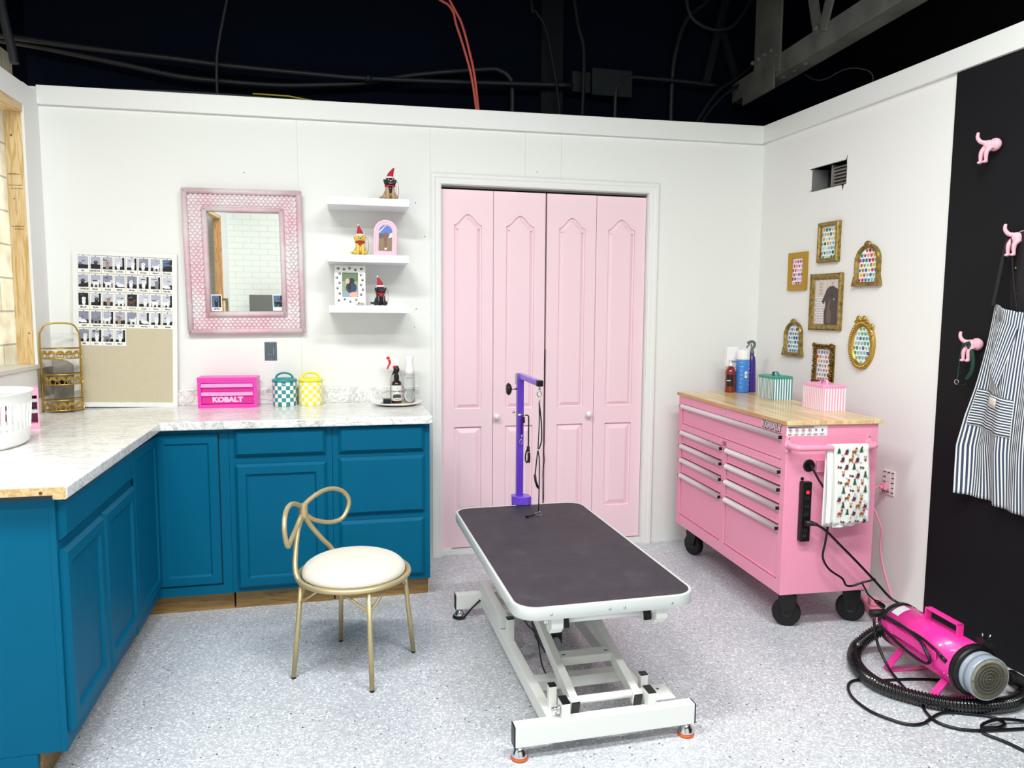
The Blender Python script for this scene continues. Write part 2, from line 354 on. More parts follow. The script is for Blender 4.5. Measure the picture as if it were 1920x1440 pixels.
# ragged duct opening
v = thing('trim_3', None, None, RW((hx0+hx1)/2, 0, (hz0+hz1)/2), AW, kind=ROOM)
g = G(); w, h = hx1-hx0, hz1-hz0
g.box((-w/2, .16, -h/2), (w/2, .17, h/2)); g.box((-w/2-.01, .0, h/2), (w/2, .17, h/2+.004)); g.box((-w/2, .0, -h/2-.004), (w/2, .17, -h/2)); g.box((-w/2-.004, .0, -h/2), (-w/2, .17, h/2)); g.box((w/2, 0, -h/2), (w/2+.004, .17, h/2))
g.build('duct', M('galvanised_duct', '5a5653', .5, .5), v)
g = G()
for i in range(6):
    z = -h/2+.012+i*.018; g.add([(0.0, .03, z), (w/2, .03, z), (w/2, .045, z+.013), (0.0, .045, z+.013)], [(0, 1, 2, 3)]); g.box((0.0, .028, z-.003), (w/2, .034, z+.001))
g.box((-.006, .02, -h/2), (0.0, .06, h/2)); g.build('louvre', M('louvre_grey', '9a9490', .45, .4), v)
g = G()
for pts in ([(-w/2, h/2+.004), (-w/2-.03, h/2), (-w/2, h/2-.004)], [(w/2, h/2), (w/2+.006, h/2+.03), (w/2-.008, h/2)], [(-w/2, -h/2), (-w/2-.026, -h/2-.002), (-w/2, -h/2+.006)], [(w/2-.03, -h/2), (w/2-.022, -h/2-.035), (w/2-.014, -h/2)]):
    g.face([(x, -.0006, z) for x, z in pts])
g.build('cut_mark', DARKM, v)
# left partition with the long pine-lined opening
g = G()
g.box((XL-.012, -.18, 0), (XL, .0, 2.465)); g.box((XL-.1, -.145, 0), (XL-.012, 0, 2.465))
g.box((XL-.1, -6.35, 0), (XL, -.18, 1.128)); g.box((XL-.1, -5.8, 2.362), (XL, -.18, 2.462)); g.box((XL-.1, -6.35, 1.128), (XL, -5.84, 2.46))
struct('wall_left', g, WALLP)
g = G(); g.box((XL-.086, -.18, 1.152), (XL-.0125, -.146, 2.362)); struct('trim_4', g, PINE)
g = G(); g.box((XL-.086, -5.8, 2.328), (XL-.006, -.181, 2.361)); struct('trim_5', g, make_wood('raw_pine_header', 'e9cf9d', 'cda566', (8, .7, 8), 5))
g = G(); g.box((XL-.086, -5.84, 1.152), (XL-.004, -5.8, 2.361)); struct('trim_6', g, make_wood('old_pine', 'd9a877', 'a87343', (8, 8, .7), 5))
g = G(); g.box((XL-.13, -5.84, 1.129), (XL+.006, -.181, 1.151)); struct('trim_7', g, M('window_ledge', 'ddd8ca', .7, bump=(30, .4)), bevel=.003)
g = G()
for y, z, w, h in ((XL-.055, 2.04, .05, .007), (XL-.05, 1.99, .055, .006), (XL-.045, 1.975, .05, .004), (XL-.05, 1.80, .05, .006), (XL-.045, 1.788, .04, .005)):
    n = 9; random.seed(int(z*1000))
    for i in range(n): x = y-w/2+w*i/n; g.box((x, -.1812, z), (x+w/n*.6, -.1801, z+h*random.uniform(.5, 1)))
g.ball((XL-.058, -.18, 2.22), (.004, .001, .006)); g.ball((XL-.06, -.18, 1.93), (.003, .001, .004)); g.ball((XL-.03, -.18, 1.3), (.004, .001, .004))
struct('trim_8', g, M('lumber_ink', '6b5236', .8))
g = G(); g.box((-2.7, -6.35, 0), (-2.5, 1.15, 2.97)); struct('wall_block', g, BLOCK)
# bare cement low in the corner behind the rack
g = G(); g.prism([(XL, .92), (-1.80, .92), (-1.79, 1.0), (-1.845, 1.07), (-1.86, 1.12), (-1.90, 1.155), (XL, 1.175)], -.004, -.0005, 'y'); struct('trim_9', g, CONC)
g = G(); g.box((XL, -.2, .99), (XL+.003, -.006, 1.13)); struct('trim_10', g, CONC)
# wall behind the camera (seen in the mirror)
g = G(); g.box((-3.2, -6.5, 0), (3.2, -6.35, 2.75)); struct('wall_front', g, BRICKW)
# dark shell above and behind the partitions
g = G(); g.box((-3.4, 1.15, 0), (-2.1, 1.3, 4.1)); g.box((-2.19, .5, 0), (3.2, .62, 4.1)); struct('wall_dark_back', g, DARK)
g = G(); g.box((2.95, -6.5, 0), (3.2, 1.3, 4.1)); struct('wall_dark_right', g, M('dark_side_paint', '0a0c12', .8, spec=.15))
g = G(); g.box((-3.4, -6.5, 0), (-3.1, 1.3, 4.1)); struct('wall_dark_left', g, DARK)
g = G(); g.box((-3.2, -6.6, 2.75), (3.2, -6.45, 4.1)); struct('wall_dark_front', g, DARK)
g = G(); g.box((-3.4, -6.6, 4.1), (3.2, 1.3, 4.2)); struct('ceiling', g, DARK)
# small fixings left in the walls
g = G()
for x, z in ((-.14, 2.01), (-.09, 1.83), (-.14, 1.43), (-.15, 1.33), (-1.03, 2.13), (.55, 2.21)): g.ball((x, -.0005, z), (.003, .0015, .003), 8, 5)
struct('trim_11', g, M('screw_hole', '55534f', .8))

# ---------------------------------------------------------------- closet door
UIN = [(0, 0), (0, DH), (DW, DH), (DW, 0)]
def ucase(u):  # U-shaped path pushed outward by u
    return [(-u, 0), (-u, DH+u), (DW+u, DH+u), (DW+u, 0)]
g = G(); prof = [(0, 0), (0, .010), (.006, .012), (.03, .014), (.036, .018), (.052, .019), (.058, .012), (.062, .010), (.062, 0)]
vs = []; fs = []
for u, d in prof:
    for x, z in ucase(u): vs.append((x, -d, z))
for i in range(len(prof)-1):
    for j in range(3): fs.append((i*4+j, (i+1)*4+j, (i+1)*4+j+1, i*4+j+1))
g.add(vs, fs); struct('trim_12', g, TRIMW)
g = G()  # jamb lining and threshold
g.box((-.004, -.0005, 0), (.003, .1095, DH)); g.box((DW-.0035, -.0005, 0), (DW+.004, .1095, DH)); g.box((.003, -.0005, DH-.003), (DW-.0035, .1095, DH+.004)); g.box((0, .012, 0), (DW, .1, .03)); g.box((0.0, .015, .03), (.06, .03, .037))
struct('trim_13', g, TRIMW)
g = G(); g.box((.003, .03, DH-.012), (DW-.003, .06, DH-.001)); struct('trim_14', g, M('door_track', '8e8c86', .4, .6))
def arch_outline(x0, x1, zb, zs, zp, n=26):   # ogee-topped panel outline, ccw
    o = [(x0, zb), (x1, zb), (x1, zs)]; w = x1-x0
    for i in range(1, n):
        t = i/n; k = (1-math.cos(2*PI*t))/2; o.append((x1-w*t, zs+(zp-zs)*k))
    return o+[(x0, zs)]
def leaf(name, x0, x1, y, parent):
    g = G(); z0, z1 = .036, 2.098; T = .032
    px0, px1 = x0+.073, x1-.066; A = arch_outline(px0, px1, .855, 1.905, 1.965); B = rect(px0, .238, px1, .752)
    g.box((x0+.001, y+.018, z0+.001), (x1-.001, y+T, z1-.001))
    q = lambda pts: [(p[0], y, p[1]) for p in pts]
    g.face(q(rect(x0, z0, px0, z1))); g.face(q(rect(px1, z0, x1, z1))); g.face(q(rect(px0, z0, px1, .238))); g.face(q(rect(px0, .752, px1, .855)))
    top = A[2:]; g.face(q([(px1, z1), (px0, z1)]+top[::-1]))
    for O, q_ in ((A, .027), (B, .036)):
        L = [[(p[0], y+d, p[1]) for p in (offs(O, i) if i else O)] for i, d in ((0, 0), (.002, .013), (.006, .014), (q_, .002), (q_+.001, .002))]
        g.rings(L, 0, True)
    for a, b, c, d in ((x0, y, x0, y+T), (x1, y, x1, y+T)): g.face([(a, b, z0), (c, d, z0), (c, d, z1), (a, b, z1)])
    g.face([(x0, y, z0), (x1, y, z0), (x1, y+T, z0), (x0, y+T, z0)]); g.face([(x0, y, z1), (x1, y, z1), (x1, y+T, z1), (x0, y+T, z1)])
    return g.build(name, DOORP, parent)
def knob(x, z, y, parent):
    g = G(); T = Matrix.Translation((x, y, z)) @ Matrix.Rotation(PI/2, 4, 'X')
    g.lathe([(.012, 0), (.010, .006), (.008, .014), (.014, .02), (.0185, .028), (.0185, .034), (.014, .042), (.006, .046), (0, .0465)], 20, T); g.build('door_knob', PORC, parent)
for n, xs, kx in ((1, (.006, .3035, .3065, .612), .322), (2, (.622, .922, .925, 1.2335), .886)):
    d = thing('door_%d' % n, None, None, (0, 0, 0), kind=ROOM)
    leaf('leaf', xs[0], xs[1], .030, d); leaf('leaf', xs[2], xs[3], .030, d); knob(kx, .812, .030, d)

# ---------------------------------------------------------------- outlet box cut into the back wall
t = thing('outlet_box', 'open grey metal outlet box in the wall below the mirror', 'outlet box', (-.919, 0, 1.198))
g = G(); w, h = .057, .094; g.rings([[(x, y, z) for x, z in rect(-w/2+i, -h/2+i, w/2-i, h/2-i)] for i, y in ((-.003, -.0015), (0.0, -.003), (.003, -.003), (.0035, .0))], 0, False)
g.build('rim', M('dull_zinc', '6f777c', .5, .5), t)
g = G(); g.box((-w/2+.003, -.0012, -h/2+.003), (w/2-.003, -.0004, h/2-.003)); g.build('back_plate', M('box_blank', '5b6871', .5, .3), t)
g = G(); g.ball((0, -.003, h/2-.007), (.003, .002, .003), 8, 5); g.ball((0, -.003, -h/2+.007), (.003, .002, .003), 8, 5); g.box((-.016, -.004, -.02), (.018, -.002, -.018)); g.box((.014, -.004, -.02), (.017, -.002, .02)); g.build('screw', STEEL, t)

# ================================================================ dark ceiling space: pipes, cables, truss
def pipe(name, label, cat, pts, r, m, y=.4, smooth=True, n=8, group=None, fit=None):
    P = [(x, y, z) for x, z in pts]
    g = G(); g.tube(catmull(P, 6) if smooth else P, r, n)
    if fit:
        for i in fit: a = Vector(P[i]); b = Vector(P[min(i+1, len(P)-1)]); d = (b-a).normalized()*.02; g.tube([a-d, a+d], r*1.35, n)
    return tag(g.build(name, m, None), label, cat, group)
PIPEM = M('dark_conduit', '16191e', .5, spec=.4); CABM = M('dark_cable', '0f1216', .6, spec=.3)
pipe('conduit_pipe', 'straight dark conduit running along the wall top to the junction box', 'pipe', [(-2.6, 2.86), (-2.27, 2.84), (-1.85, 2.81), (-1.41, 2.79), (-1.13, 2.775), (-.64, 2.765), (-.37, 2.765), (.27, 2.79), (.875, 2.82)], .016, PIPEM, .38, fit=(6,))
pipe('conduit_pipe', 'sagging dark conduit that rises and bends down left of the electrical boxes', 'pipe', [(-2.6, 2.85), (-2.19, 2.82), (-1.9, 2.78), (-1.68, 2.75), (-1.41, 2.71), (-1.18, 2.70), (-.89, 2.70), (-.64, 2.72), (-.39, 2.75), (-.09, 2.82), (.33, 2.885), (.42, 2.885), (.48, 2.85), (.5, 2.78), (.5, 2.45), (.5, 2.306)], .016, PIPEM, .42)
pipe('conduit_pipe', 'dark conduit curving up and over to the right, under the steel truss', 'pipe', [(1.17, 2.306), (1.17, 2.45), (1.17, 2.76), (1.19, 2.85), (1.26, 2.905), (1.4, 2.91), (1.58, 2.91), (1.87, 2.90)], .014, PIPEM, .41)
pipe('conduit_pipe', 'upright dark conduit leaning right toward the roof beside the truss', 'pipe', [(1.57, .01), (1.57, 2.2), (1.57, 2.45), (1.57, 2.92), (1.6, 3.14), (1.67, 3.32), (1.86, 3.52), (2.1, 4.1)], .017, PIPEM, .44, fit=(1,))
pipe('hanging_cable', 'thick dark cable hanging down in front of the electrical boxes', 'cable', [(.82, 4.1), (.83, 3.6), (.85, 3.4), (.89, 3.16), (.93, 2.99), (.92, 2.45), (.92, 2.306)], .012, CABM, .33)
pipe('hanging_cable', 'thin dark cable slanting down left of the electrical boxes', 'cable', [(.56, 4.1), (.60, 3.3), (.63, 3.23), (.69, 3.14), (.74, 2.94), (.78, 2.71), (.80, 2.45), (.80, 2.306)], .008, CABM, .36)
pipe('hanging_cable', 'thin dark cable hanging alone above the mirror', 'cable', [(-1.06, 4.1), (-1.08, 3.6), (-1.11, 3.2), (-1.14, 3.04), (-1.17, 2.9), (-1.19, 2.75), (-1.19, 2.44), (-1.19, 2.2), (-1.19, .01)], .008, M('grey_cable', '1e2024', .6), .3)
pipe('steel_post', 'short leaning grey post in the dark top left corner', 'post', [(-2.45, 4.1), (-2.27, 3.3), (-2.21, 2.9), (-2.185, 2.76), (-2.175, 2.68)], .022, M('grey_post', '2a2c30', .6), .3)
pipe('hanging_cable', 'black wire rising from the wall top to the truss foot, upper of two', 'cable', [(1.62, 2.5), (1.83, 2.82), (1.97, 2.93), (2.16, 3.07)], .012, CABM, .36)
pipe('hanging_cable', 'black wire rising from the wall top to the truss foot, lower of two', 'cable', [(1.64, 2.5), (1.78, 2.70), (1.89, 2.82), (2.05, 2.93)], .010, CABM, .34)
REDC = M('red_cable', 'c85a4e', .5)
pipe('red_cable', 'coral red cable hanging from the ceiling, left of the pair', 'cable', [(-.5, 4.1), (-.18, 3.34), (-.04, 3.24), (.04, 3.19), (.08, 3.17), (.11, 3.13), (.125, 3.07), (.17, 2.94), (.22, 2.76), (.262, 2.45), (.262, 2.306)], .0075, REDC, .25)
pipe('red_cable', 'coral red cable hanging from the ceiling, right of the pair', 'cable', [(-.1, 4.1), (.055, 3.36), (.07, 3.24), (.085, 3.2), (.12, 3.14), (.158, 3.07), (.2, 2.93), (.237, 2.76), (.27, 2.45), (.27, 2.306)], .0075, REDC, .245)
BOXM = M('dark_green_grey_box', '12191c', .6, spec=.3)
t = thing('junction_box', 'dark grey electrical junction box where the long conduit ends', 'electrical box', (.94, .4, 2.79))
g = G(); g.box((-.06, 0, 0), (.06, .1, .125)); g.build('body', BOXM, t, bevel=.004)
t = thing('junction_box', 'wide dark electrical box just right of the smaller junction box', 'electrical box', (1.14, .40, 2.78))
g = G(); g.box((-.13, 0, 0), (.14, .1, .165)); g.build('body', BOXM, t, bevel=.004)
# steel truss running over the right wall towards the camera
t = thing('roof_truss', 'dark grey steel roof truss with rivets, above the right wall corner', 'truss', (0, 0, 0))
A = Vector((2.06, .42, 2.80)); B = Vector((1.93, -1.6, 2.80)); d = (B-A).normalized(); s_ = Vector((0, 0, 1)).cross(d).normalized()
if s_.x > 0: s_ = -s_
g = G(); E_ = A+d*3.2; a0 = A+s_*.0
g.bar(a0+Vector((0, 0, .006)), E_+Vector((0, 0, .006)), .012+.10, .012)   # outstanding leg
g.bar(a0+Vector((0.05, 0, .06)), E_+Vector((0.05, 0, .06)), .012, .12); g.bar(a0+s_*.06+Vector((0, 0, .06)), E_+s_*.06+Vector((0, 0, .06)), .012, .12)
g.build('bottom_chord', DARKG, t)
g = G(); p = A+d*.46+s_*.07; g.bar(p+Vector((0, 0, .02)), p+Vector((0, 0, 1.1)), .30, .014, up=s_); g.bar(p+d*.1+Vector((0, 0, .0))+s_*.006, p+d*(-.28)+Vector((0, 0, .0))+s_*.006, .012, .13); g.build('gusset_plate', DARKG, t)
for k, (a, b, h) in enumerate(((1.0, .72, .9), (1.04, 1.42, .9), (1.9, 1.6, .9), (1.94, 2.3, .9))):
    g = G(); g.bar(A+d*a+s_*.075+Vector((0, 0, .09)), A+d*b+s_*.075+Vector((0, 0, .09+h)), .07, .012, up=s_); g.build('web_member', DARKG, t)
g = G()
for i in range(4): g.ball(A+d*(.30+.075*i)+s_*.082+Vector((0, 0, .16+.0*i)), .014, 8, 5)
for i in range(4): g.ball(A+d*(.45+.12*i)+Vector((-.02, 0, -.002)), (.02, .02, .008), 8, 5)
g.ball(A+d*1.0+s_*.085+Vector((0, 0, .115)), .014, 8, 5); g.build('rivet', DARKG, t)
t = thing('roof_brace', 'dark inverted V brace behind the truss in the roof space', 'brace', (1.90, .44, 2.9))
g = G(); g.bar((-.1, 0, 0), (.13, 0, 1.0), .05, .03, up=(0, 1, 0)); g.build('strut', DARKM, t); g = G(); g.bar((.0, .02, .42), (.14, .02, .05), .045, .03, up=(0, 1, 0)); g.build('strut', DARKM, t)
t = thing('roof_column', 'dark flat steel column rising behind the electrical boxes', 'column', (.78, .44, 2.3)); g = G(); g.box((-.09, 0, 0), (.05, .06, 1.8)); g.build('plate', M('dark_column', '0a0f14', .7, spec=.2), t)
pipe('hanging_cable', 'loop of dark cable drooping left of the truss plate', 'cable', [(1.62, 3.62), (1.66, 3.36), (1.76, 3.27), (1.9, 3.26), (2.02, 3.33), (2.2, 3.62)], .013, M('slate_cable', '161b22', .6), .42)
t = thing('loose_wire', 'thin grey wire curling along the dark wall right of the truss', 'cable', (2.08, -.5, 2.62)); g = G(); g.tube(catmull([(0, .27, .18), (0, .178, .12), (0, .068, .09), (0, -.093, .092), (0, -.235, .049), (.01, -.296, .0), (.0, -.30, -.072)], 6), .0035, 6); g.build('wire', M('grey_wire', '26282c', .6), t)
t = thing('loose_cable', 'black cable lying along the top edge of the wall above the mirror', 'cable', (-1.3, .05, 2.5)); g = G(); g.tube(catmull([(-.35, 0, .015), (-.1, .02, .03), (.2, .0, .028), (.6, .02, .03), (.9, .0, .015)], 6), .009, 6); g.build('cable', M('black_cable', '26282c', .6), t)
g = G(); g.tube([(.32, -.012, .042), (.5, -.012, .042), (.62, -.01, .028)], .004, 6); g.build('yellow_wire', M('yellow_wire', 'a89a2c', .6), t)
# ================================================================ worktop and cabinets
YF = -.634; ZT = .9155; XI = -1.339; XE = -.128; YE = -1.848
t = thing('worktop', 'L shaped white marble laminate worktop over the teal cabinets', 'worktop', (0, 0, 0))
g = G(); g.prism([(XL+.004, YE), (XI+.0195, YE), (XI, YF), (XE, YF), (XE, -.003), (XL+.004, -.003)], ZT-.038, ZT); g.build('slab', MARBLE, t, bevel=.005)
g = G(); g.prism([(XL+.03, ZT-.0245), (XI-.016, ZT-.0245), (XI-.015, ZT-.0375), (XI+.0165, ZT-.0375), (XI+.0165, ZT-.004), (XI+.012, ZT-.0015), (XL+.03, ZT-.0015)], YE-.0012, YE-.0002, 'y'); g.build('raw_edge', PARTB, t)
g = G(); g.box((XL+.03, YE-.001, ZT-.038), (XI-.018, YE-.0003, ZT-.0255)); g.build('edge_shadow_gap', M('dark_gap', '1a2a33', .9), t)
g = G(); g.lathe([(.0045, 0), (.0045, .0015), (.003, .0025), (0, .0027)], 12, Matrix.Translation((XI-.047, YE-.001, ZT-.0165)) @ Matrix.Rotation(PI/2, 4, 'X')); g.build('screw', M('rusty_screw', '7c4026', .5, .6), t)
t = thing('backsplash', 'low marble laminate backsplash strip along the back wall', 'backsplash', (0, 0, 0))
g = G(); g.box((-1.84, -.022, ZT), (XE, -.0015, 1.002)); g.build('strip', MARBLE, t, bevel=.003)
t = thing('backsplash', 'low marble backsplash strip along the left wall behind the basket', 'backsplash', (0, 0, 0))
g = G(); g.box((XL+.001, YE+.01, ZT), (XL+.021, -.25, 1.002)); g.build('strip', MARBLE, t, bevel=.003)
SL = [(0, 0), (0, .008), (.014, .020)]                                   # slab front
SH = [(0, 0), (0, .009), (.012, .020), (.046, .020), (.051, .012), (.056, .009)]   # framed door
def front(name, kind, x0, z0, x1, z1, y, parent, T=None):
    g = G(T); panel(g, x0, z0, x1, z1, y, SL if kind == 's' else SH); return g.build(name, TEAL, parent)
DK = M('cabinet_interior_dark', '06222c', .9)
def unit(label, x0, x1, fronts, ends=(0, 0)):
    t = thing('base_cabinet', label, 'cabinet', (x0, -.59, 0)); w = x1-x0
    g = G(); g.box((0, .0, .097), (w, .56, ZT-.0385)); g.build('body', TEAL, t, bevel=.0015)
    g = G(); g.box((.004, .055, 0), (w-.004, .56, .0965)); g.build('toe_kick', KICK, t)
    for k, a, b, c, d in fronts: front('drawer' if k == 's' else 'door', k, a-x0, b, c-x0, d, -.0005, t)
    return t
unit('teal base cabinet with one door, one drawer, behind the gold chair back', -1.062, -.601, [('s', -1.036, .744, -.630, .867), ('d', -1.036, .119, -.629, .708)])
u = unit('teal three drawer base cabinet next to the closet door', -.600, -.137, [('s', -.570, .744, -.166, .868), ('s', -.570, .442, -.165, .721), ('s', -.571, .124, -.167, .412)])
g = G(); g.box((.455, .056, .0), (.462, .066, .0965)); g.build('toe_strip', M('pale_shim', 'd9cfc0', .8), u)
# corner cabinet
c = thing('corner_cabinet', 'teal corner base cabinet with two doors meeting in the corner', 'cabinet', (0, 0, 0))
g = G(); g.prism([(XL+.01, -.985), (-1.377, -.985), (-1.3835, -.59), (-1.0625, -.59), (-1.0625, -.03), (XL+.01, -.03)], .097, ZT-.0385); g.build('body', TEAL, c)
g = G(); g.prism([(XL+.02, -.98), (-1.44, -.98), (-1.44, -.535), (-1.066, -.535), (-1.066, -.04), (XL+.02, -.04)], 0, .0965); g.build('toe_kick', KICK, c)
SR = [(0, 0), (0, .006), (.004, .009), (.040, .009), (.046, .003), (.050, .002)]
g = G(); panel(g, -1.379, .148, -1.108, .852, -.5905, SR); g.build('door', TEAL, c)
g = G(); g.box((-1.1075, -.5915, .142), (-1.1035, -.5906, .856)); g.box((-1.379, -.5915, .142), (-1.104, -.5906, .1475)); g.build('door_gap', DK, c)
# left run (turned very slightly, as it stands)
LR = .0163; LX, LY = -1.3835, -.59
l = thing('base_cabinet', 'teal base cabinet with a pair of doors under the raw worktop end', 'cabinet', (LX, LY, 0), LR)
# local frame: -y runs to the camera, +x faces the room
def LB(g, a, b, m=0): g.box(a, b, m)
g = G(); g.box((-.57, -1.228, .1085), (0, -.402, ZT-.0385)); g.build('body', TEAL, l, bevel=.0015)
g = G(); g.box((-.57, -1.228, 0), (-.082, -1.21, .108)); g.build('end_panel', TEAL, l)
g = G(); g.box((-.016, -1.2295, .1085), (.0, -1.2281, ZT-.0385)); g.build('end_stile', TEAL, l, bevel=.0008)
g = G(); g.box((-.57, -1.207, 0), (-.078, -.402, .108)); g.build('toe_kick', KICK, l)
R90 = Matrix.Rotation(PI/2, 4, 'Z')   # front facing -y -> facing +x ; x -> y
def lfront(name, k, y0, z0, y1, z1, x, parent, prof=None):
    g = G(R90); panel(g, y0, z0, y1, z1, -x, prof or (SL if k == 's' else SH)); return g.build(name, TEAL, parent)
yy = lambda y: y-LY
lfront('drawer', 's', yy(-1.806), .748, yy(-1.012), .868, .0005, l); lfront('door', 'd', yy(-1.806), .159, yy(-1.428), .718, .0005, l); lfront('door', 'd', yy(-1.416), .159, yy(-1.010), .722, .0005, l)
g = G(R90); panel(g, -.985, .16, -.60, .852, 1.372, SR); g.build('door', TEAL, c)

# ================================================================ things on the worktop
# --- small hot pink toolbox
t = thing('mini_toolbox', 'small hot pink two drawer metal toolbox on the worktop below the mirror', 'toolbox', (-1.122, -.089, ZT), -.03)
W, Dp, H = .289, .12, .158; g = G(); x0 = -W/2
g.box((x0, -Dp/2, 0), (-x0, Dp/2, .018)); g.box((x0, -Dp/2, .018), (x0+.018, Dp/2, .128)); g.box((-x0-.018, -Dp/2, .018), (-x0, Dp/2, .128)); g.box((x0, -Dp/2, .128), (-x0, Dp/2, .140)); g.box((x0+.018, -.02, .018), (-x0-.018, Dp/2, .128))
g.build('body', HOT2, t, bevel=.0015)
g = G(); g.box((x0-.001, -Dp/2-.002, .1405), (-x0+.001, Dp/2, H)); g.build('lid', HOT2, t, bevel=.002)
def drawerfront(z0, z1, hz):
    g = G(); g.box((x0+.0195, -Dp/2+.004, z0), (-x0-.0195, -.021, z1)); d = g.build('drawer', M('deep_magenta', 'd92a96', .35), t, bevel=.001)
    g = G(); g.prism([(-Dp/2+.004, hz-.009), (-Dp/2-.006, hz-.009), (-Dp/2-.006, hz+.004), (-Dp/2+.001, hz+.009), (-Dp/2+.004, hz+.009)], x0+.0195, -x0-.0195, 'x'); g.build('handle', M('pale_pink_pull', 'f5a3d8', .35), d)
drawerfront(.083, .125, .116); drawerfront(.021, .080, .073)
text('lettering', 'KOBALT', .036, M('toolbox_letter', 'f7c4e4', .5), t, Matrix.Translation((0, -Dp/2+.0034, .042)) @ FACE, .0006, .0022, sx=1.08)
# --- checked canisters
def canister(x, y, label, col, name):
    t = thing('canister', label, 'canister', (x, y, ZT), group=None); c1 = M(name, col, .35, coat=.3); cr = M('canister_cream', 'f1f0ea', .35, coat=.3)
    g = G(); R = .0615; rows = 6; h = .128; n = 36; prof = [(R*.96, 0), (R, .003)]+[(R, .003+(h-.003)*i/rows) for i in range(1, rows+1)]
    g.lathe(prof, n, mf=lambda i, j: 0 if ((j//2+max(i-1, 0)) % 2 == 0) else 1); g.build('body', [c1, cr], t)
    g = G(); g.lathe([(R+.001, h), (R+.0035, h+.001), (R+.0035, h+.009), (R-.002, h+.014), (.03, h+.021), (0, h+.023)], 36); lid = g.build('lid', c1, t)
    g = G(); g.tube(catmull([(-.045, 0, h+.013), (-.036, 0, h+.032), (-.015, 0, h+.043), (.015, 0, h+.043), (.036, 0, h+.032), (.045, 0, h+.013)], 6), .0065, 8, flat=.7); g.build('handle', c1, lid)
canister(-.846, -.090, 'teal and white checked lidded canister beside the toolbox', '2e8d94', 'canister_teal')
canister(-.712, -.092, 'yellow and white checked lidded canister right of the teal one', 'f2e63a', 'canister_yellow')
# --- round tray with bottles
t = thing('serving_plate', 'large round white plate holding spray bottles on the worktop end', 'plate', (-.262, -.164, ZT))
g = G(); g.lathe([(.07, 0), (.09, .002), (.135, .014), (.138, .018), (.134, .0185), (.09, .008), (0, .007)], 48); g.build('plate', M('plate_white', 'f3f2ee', .3), t)
g = G(); g.lathe([(0, .0075), (.088, .0085), (.088, .009), (0, .008)], 40, mf=lambda i, j: 0 if j < 14 else (1 if j < 26 else 2)); g.build('painted_centre', [M('plate_mint', 'a9dcae', .3), M('plate_slate', '5d8fa0', .3), M('plate_peach', 'efb894', .3)], t)
g = G(); g.box((-.336, -.185, ZT+.0095), (-.296, -.155, ZT+.034)); tag(g.build('black_box', BLK, None, bevel=.002), 'small black box on the round plate left of the amber bottle', 'box')
t = thing('spray_bottle', 'dark amber spray bottle with a printed label and black sprayer, on the plate', 'bottle', (-.264, -.162, ZT+.0095))
g = G(); g.lathe([(.026, 0), (.029, .004), (.029, .098), (.026, .112), (.017, .121), (.0135, .124)], 28); g.build('bottle', M('amber_dark', '2b0f14', .12, coat=.6), t)
g = G(); P = [(.0294, .014), (.0294, .096)]; n = 28; vs = []; 
for r, z in P:
    for j in range(17): a = -PI/2+(j-8)*.155; vs.append((r*math.cos(a), r*math.sin(a), z))
g.add(vs, [(j, j+1, 18+j, 17+j) for j in range(16)], 0, True); g.build('label', M('label_paper', 'dfe2dc', .6), t)
text('label_print', 'Groom Spritz', .0105, M('label_ink', '1b1c1e', .6), t, Matrix.Translation((0, -.0297, .066)) @ FACE, .0003, .0002)
g = G(); g.prism([(-.02, .03), (.02, .03), (.022, .044), (.014, .05), (.006, .046), (.0, .053), (-.007, .046), (-.014, .05), (-.022, .042)], -.0302, -.0296, 'y'); g.prism([(-.012, .02), (.012, .02), (.012, .0225), (-.012, .0225)], -.0302, -.0296, 'y'); g.prism([(-.005, .082), (.0, .078), (.006, .084), (.0, .081)], -.0302, -.0296, 'y'); g.build('label_motif', M('label_ink2', '3c423c', .6), t)
g = G(); g.lathe([(.0135, .124), (.0142, .126), (.0142, .150), (.010, .152), (.010, .16)], 20); g.ball((.002, 0, .178), (.015, .012, .02), 14, 8); g.prism([(-.006, .165), (-.02, .150), (-.024, .152), (-.01, .19), (.0, .19)], -.007, .007, 'y'); g.build('sprayer', BLK, t, remesh=.0015)
t = thing('spray_bottle', 'red and white trigger spray bottle standing behind the amber bottle', 'bottle', (-.262, -.096, ZT+.0095))
g = G(); g.lathe([(.030, 0), (.033, .004), (.033, .12), (.028, .14), (.014, .165), (.012, .18)], 24); g.build('bottle', M('clear_bottle', 'eef2f0', .1, trans=.85, ior=1.25), t)
g = G(); g.lathe([(.0155, .179), (.0155, .195)], 20); g.build('collar', RED, t)
g = G(); g.prism([(-.008, .195), (.010, .195), (.013, .212), (.022, .222), (.016, .234), (-.028, .241), (-.030, .233), (-.012, .224), (-.012, .210)], -.008, .008, 'y'); g.build('sprayer_head', M('sprayer_white', 'eef0ef', .35), t, bevel=.003)
g = G(); g.prism([(-.052, .232), (-.034, .229), (-.032, .244), (-.048, .246)], -.007, .007, 'y'); g.prism([(-.036, .232), (-.026, .224), (-.026, .21), (-.044, .176), (-.05, .178), (-.038, .21), (-.042, .228)], -.006, .006, 'y'); g.build('trigger', RED, t, bevel=.002)
t = thing('mist_bottle', 'tall clear continuous mist bottle with a white head, right of the amber one', 'bottle', (-.192, -.130, ZT+.0095))
g = G(); g.lathe([(.028, 0), (.0305, .004), (.0305, .10), (.029, .145), (.0275, .15)], 28); g.build('bottle', GLASSY, t)
g = G(); g.lathe([(.0265, .003), (.0265, .07)], 20); g.build('water', M('water', 'f2f6f6', .02, trans=1, ior=1.33), t)
g = G(); g.lathe([(.0275, .150), (.026, .175), (.021, .20), (.022, .225), (.026, .248), (.024, .252), (0, .254)], 28); g.build('head', M('head_white', 'f2f3f4', .3), t)
g = G(); 
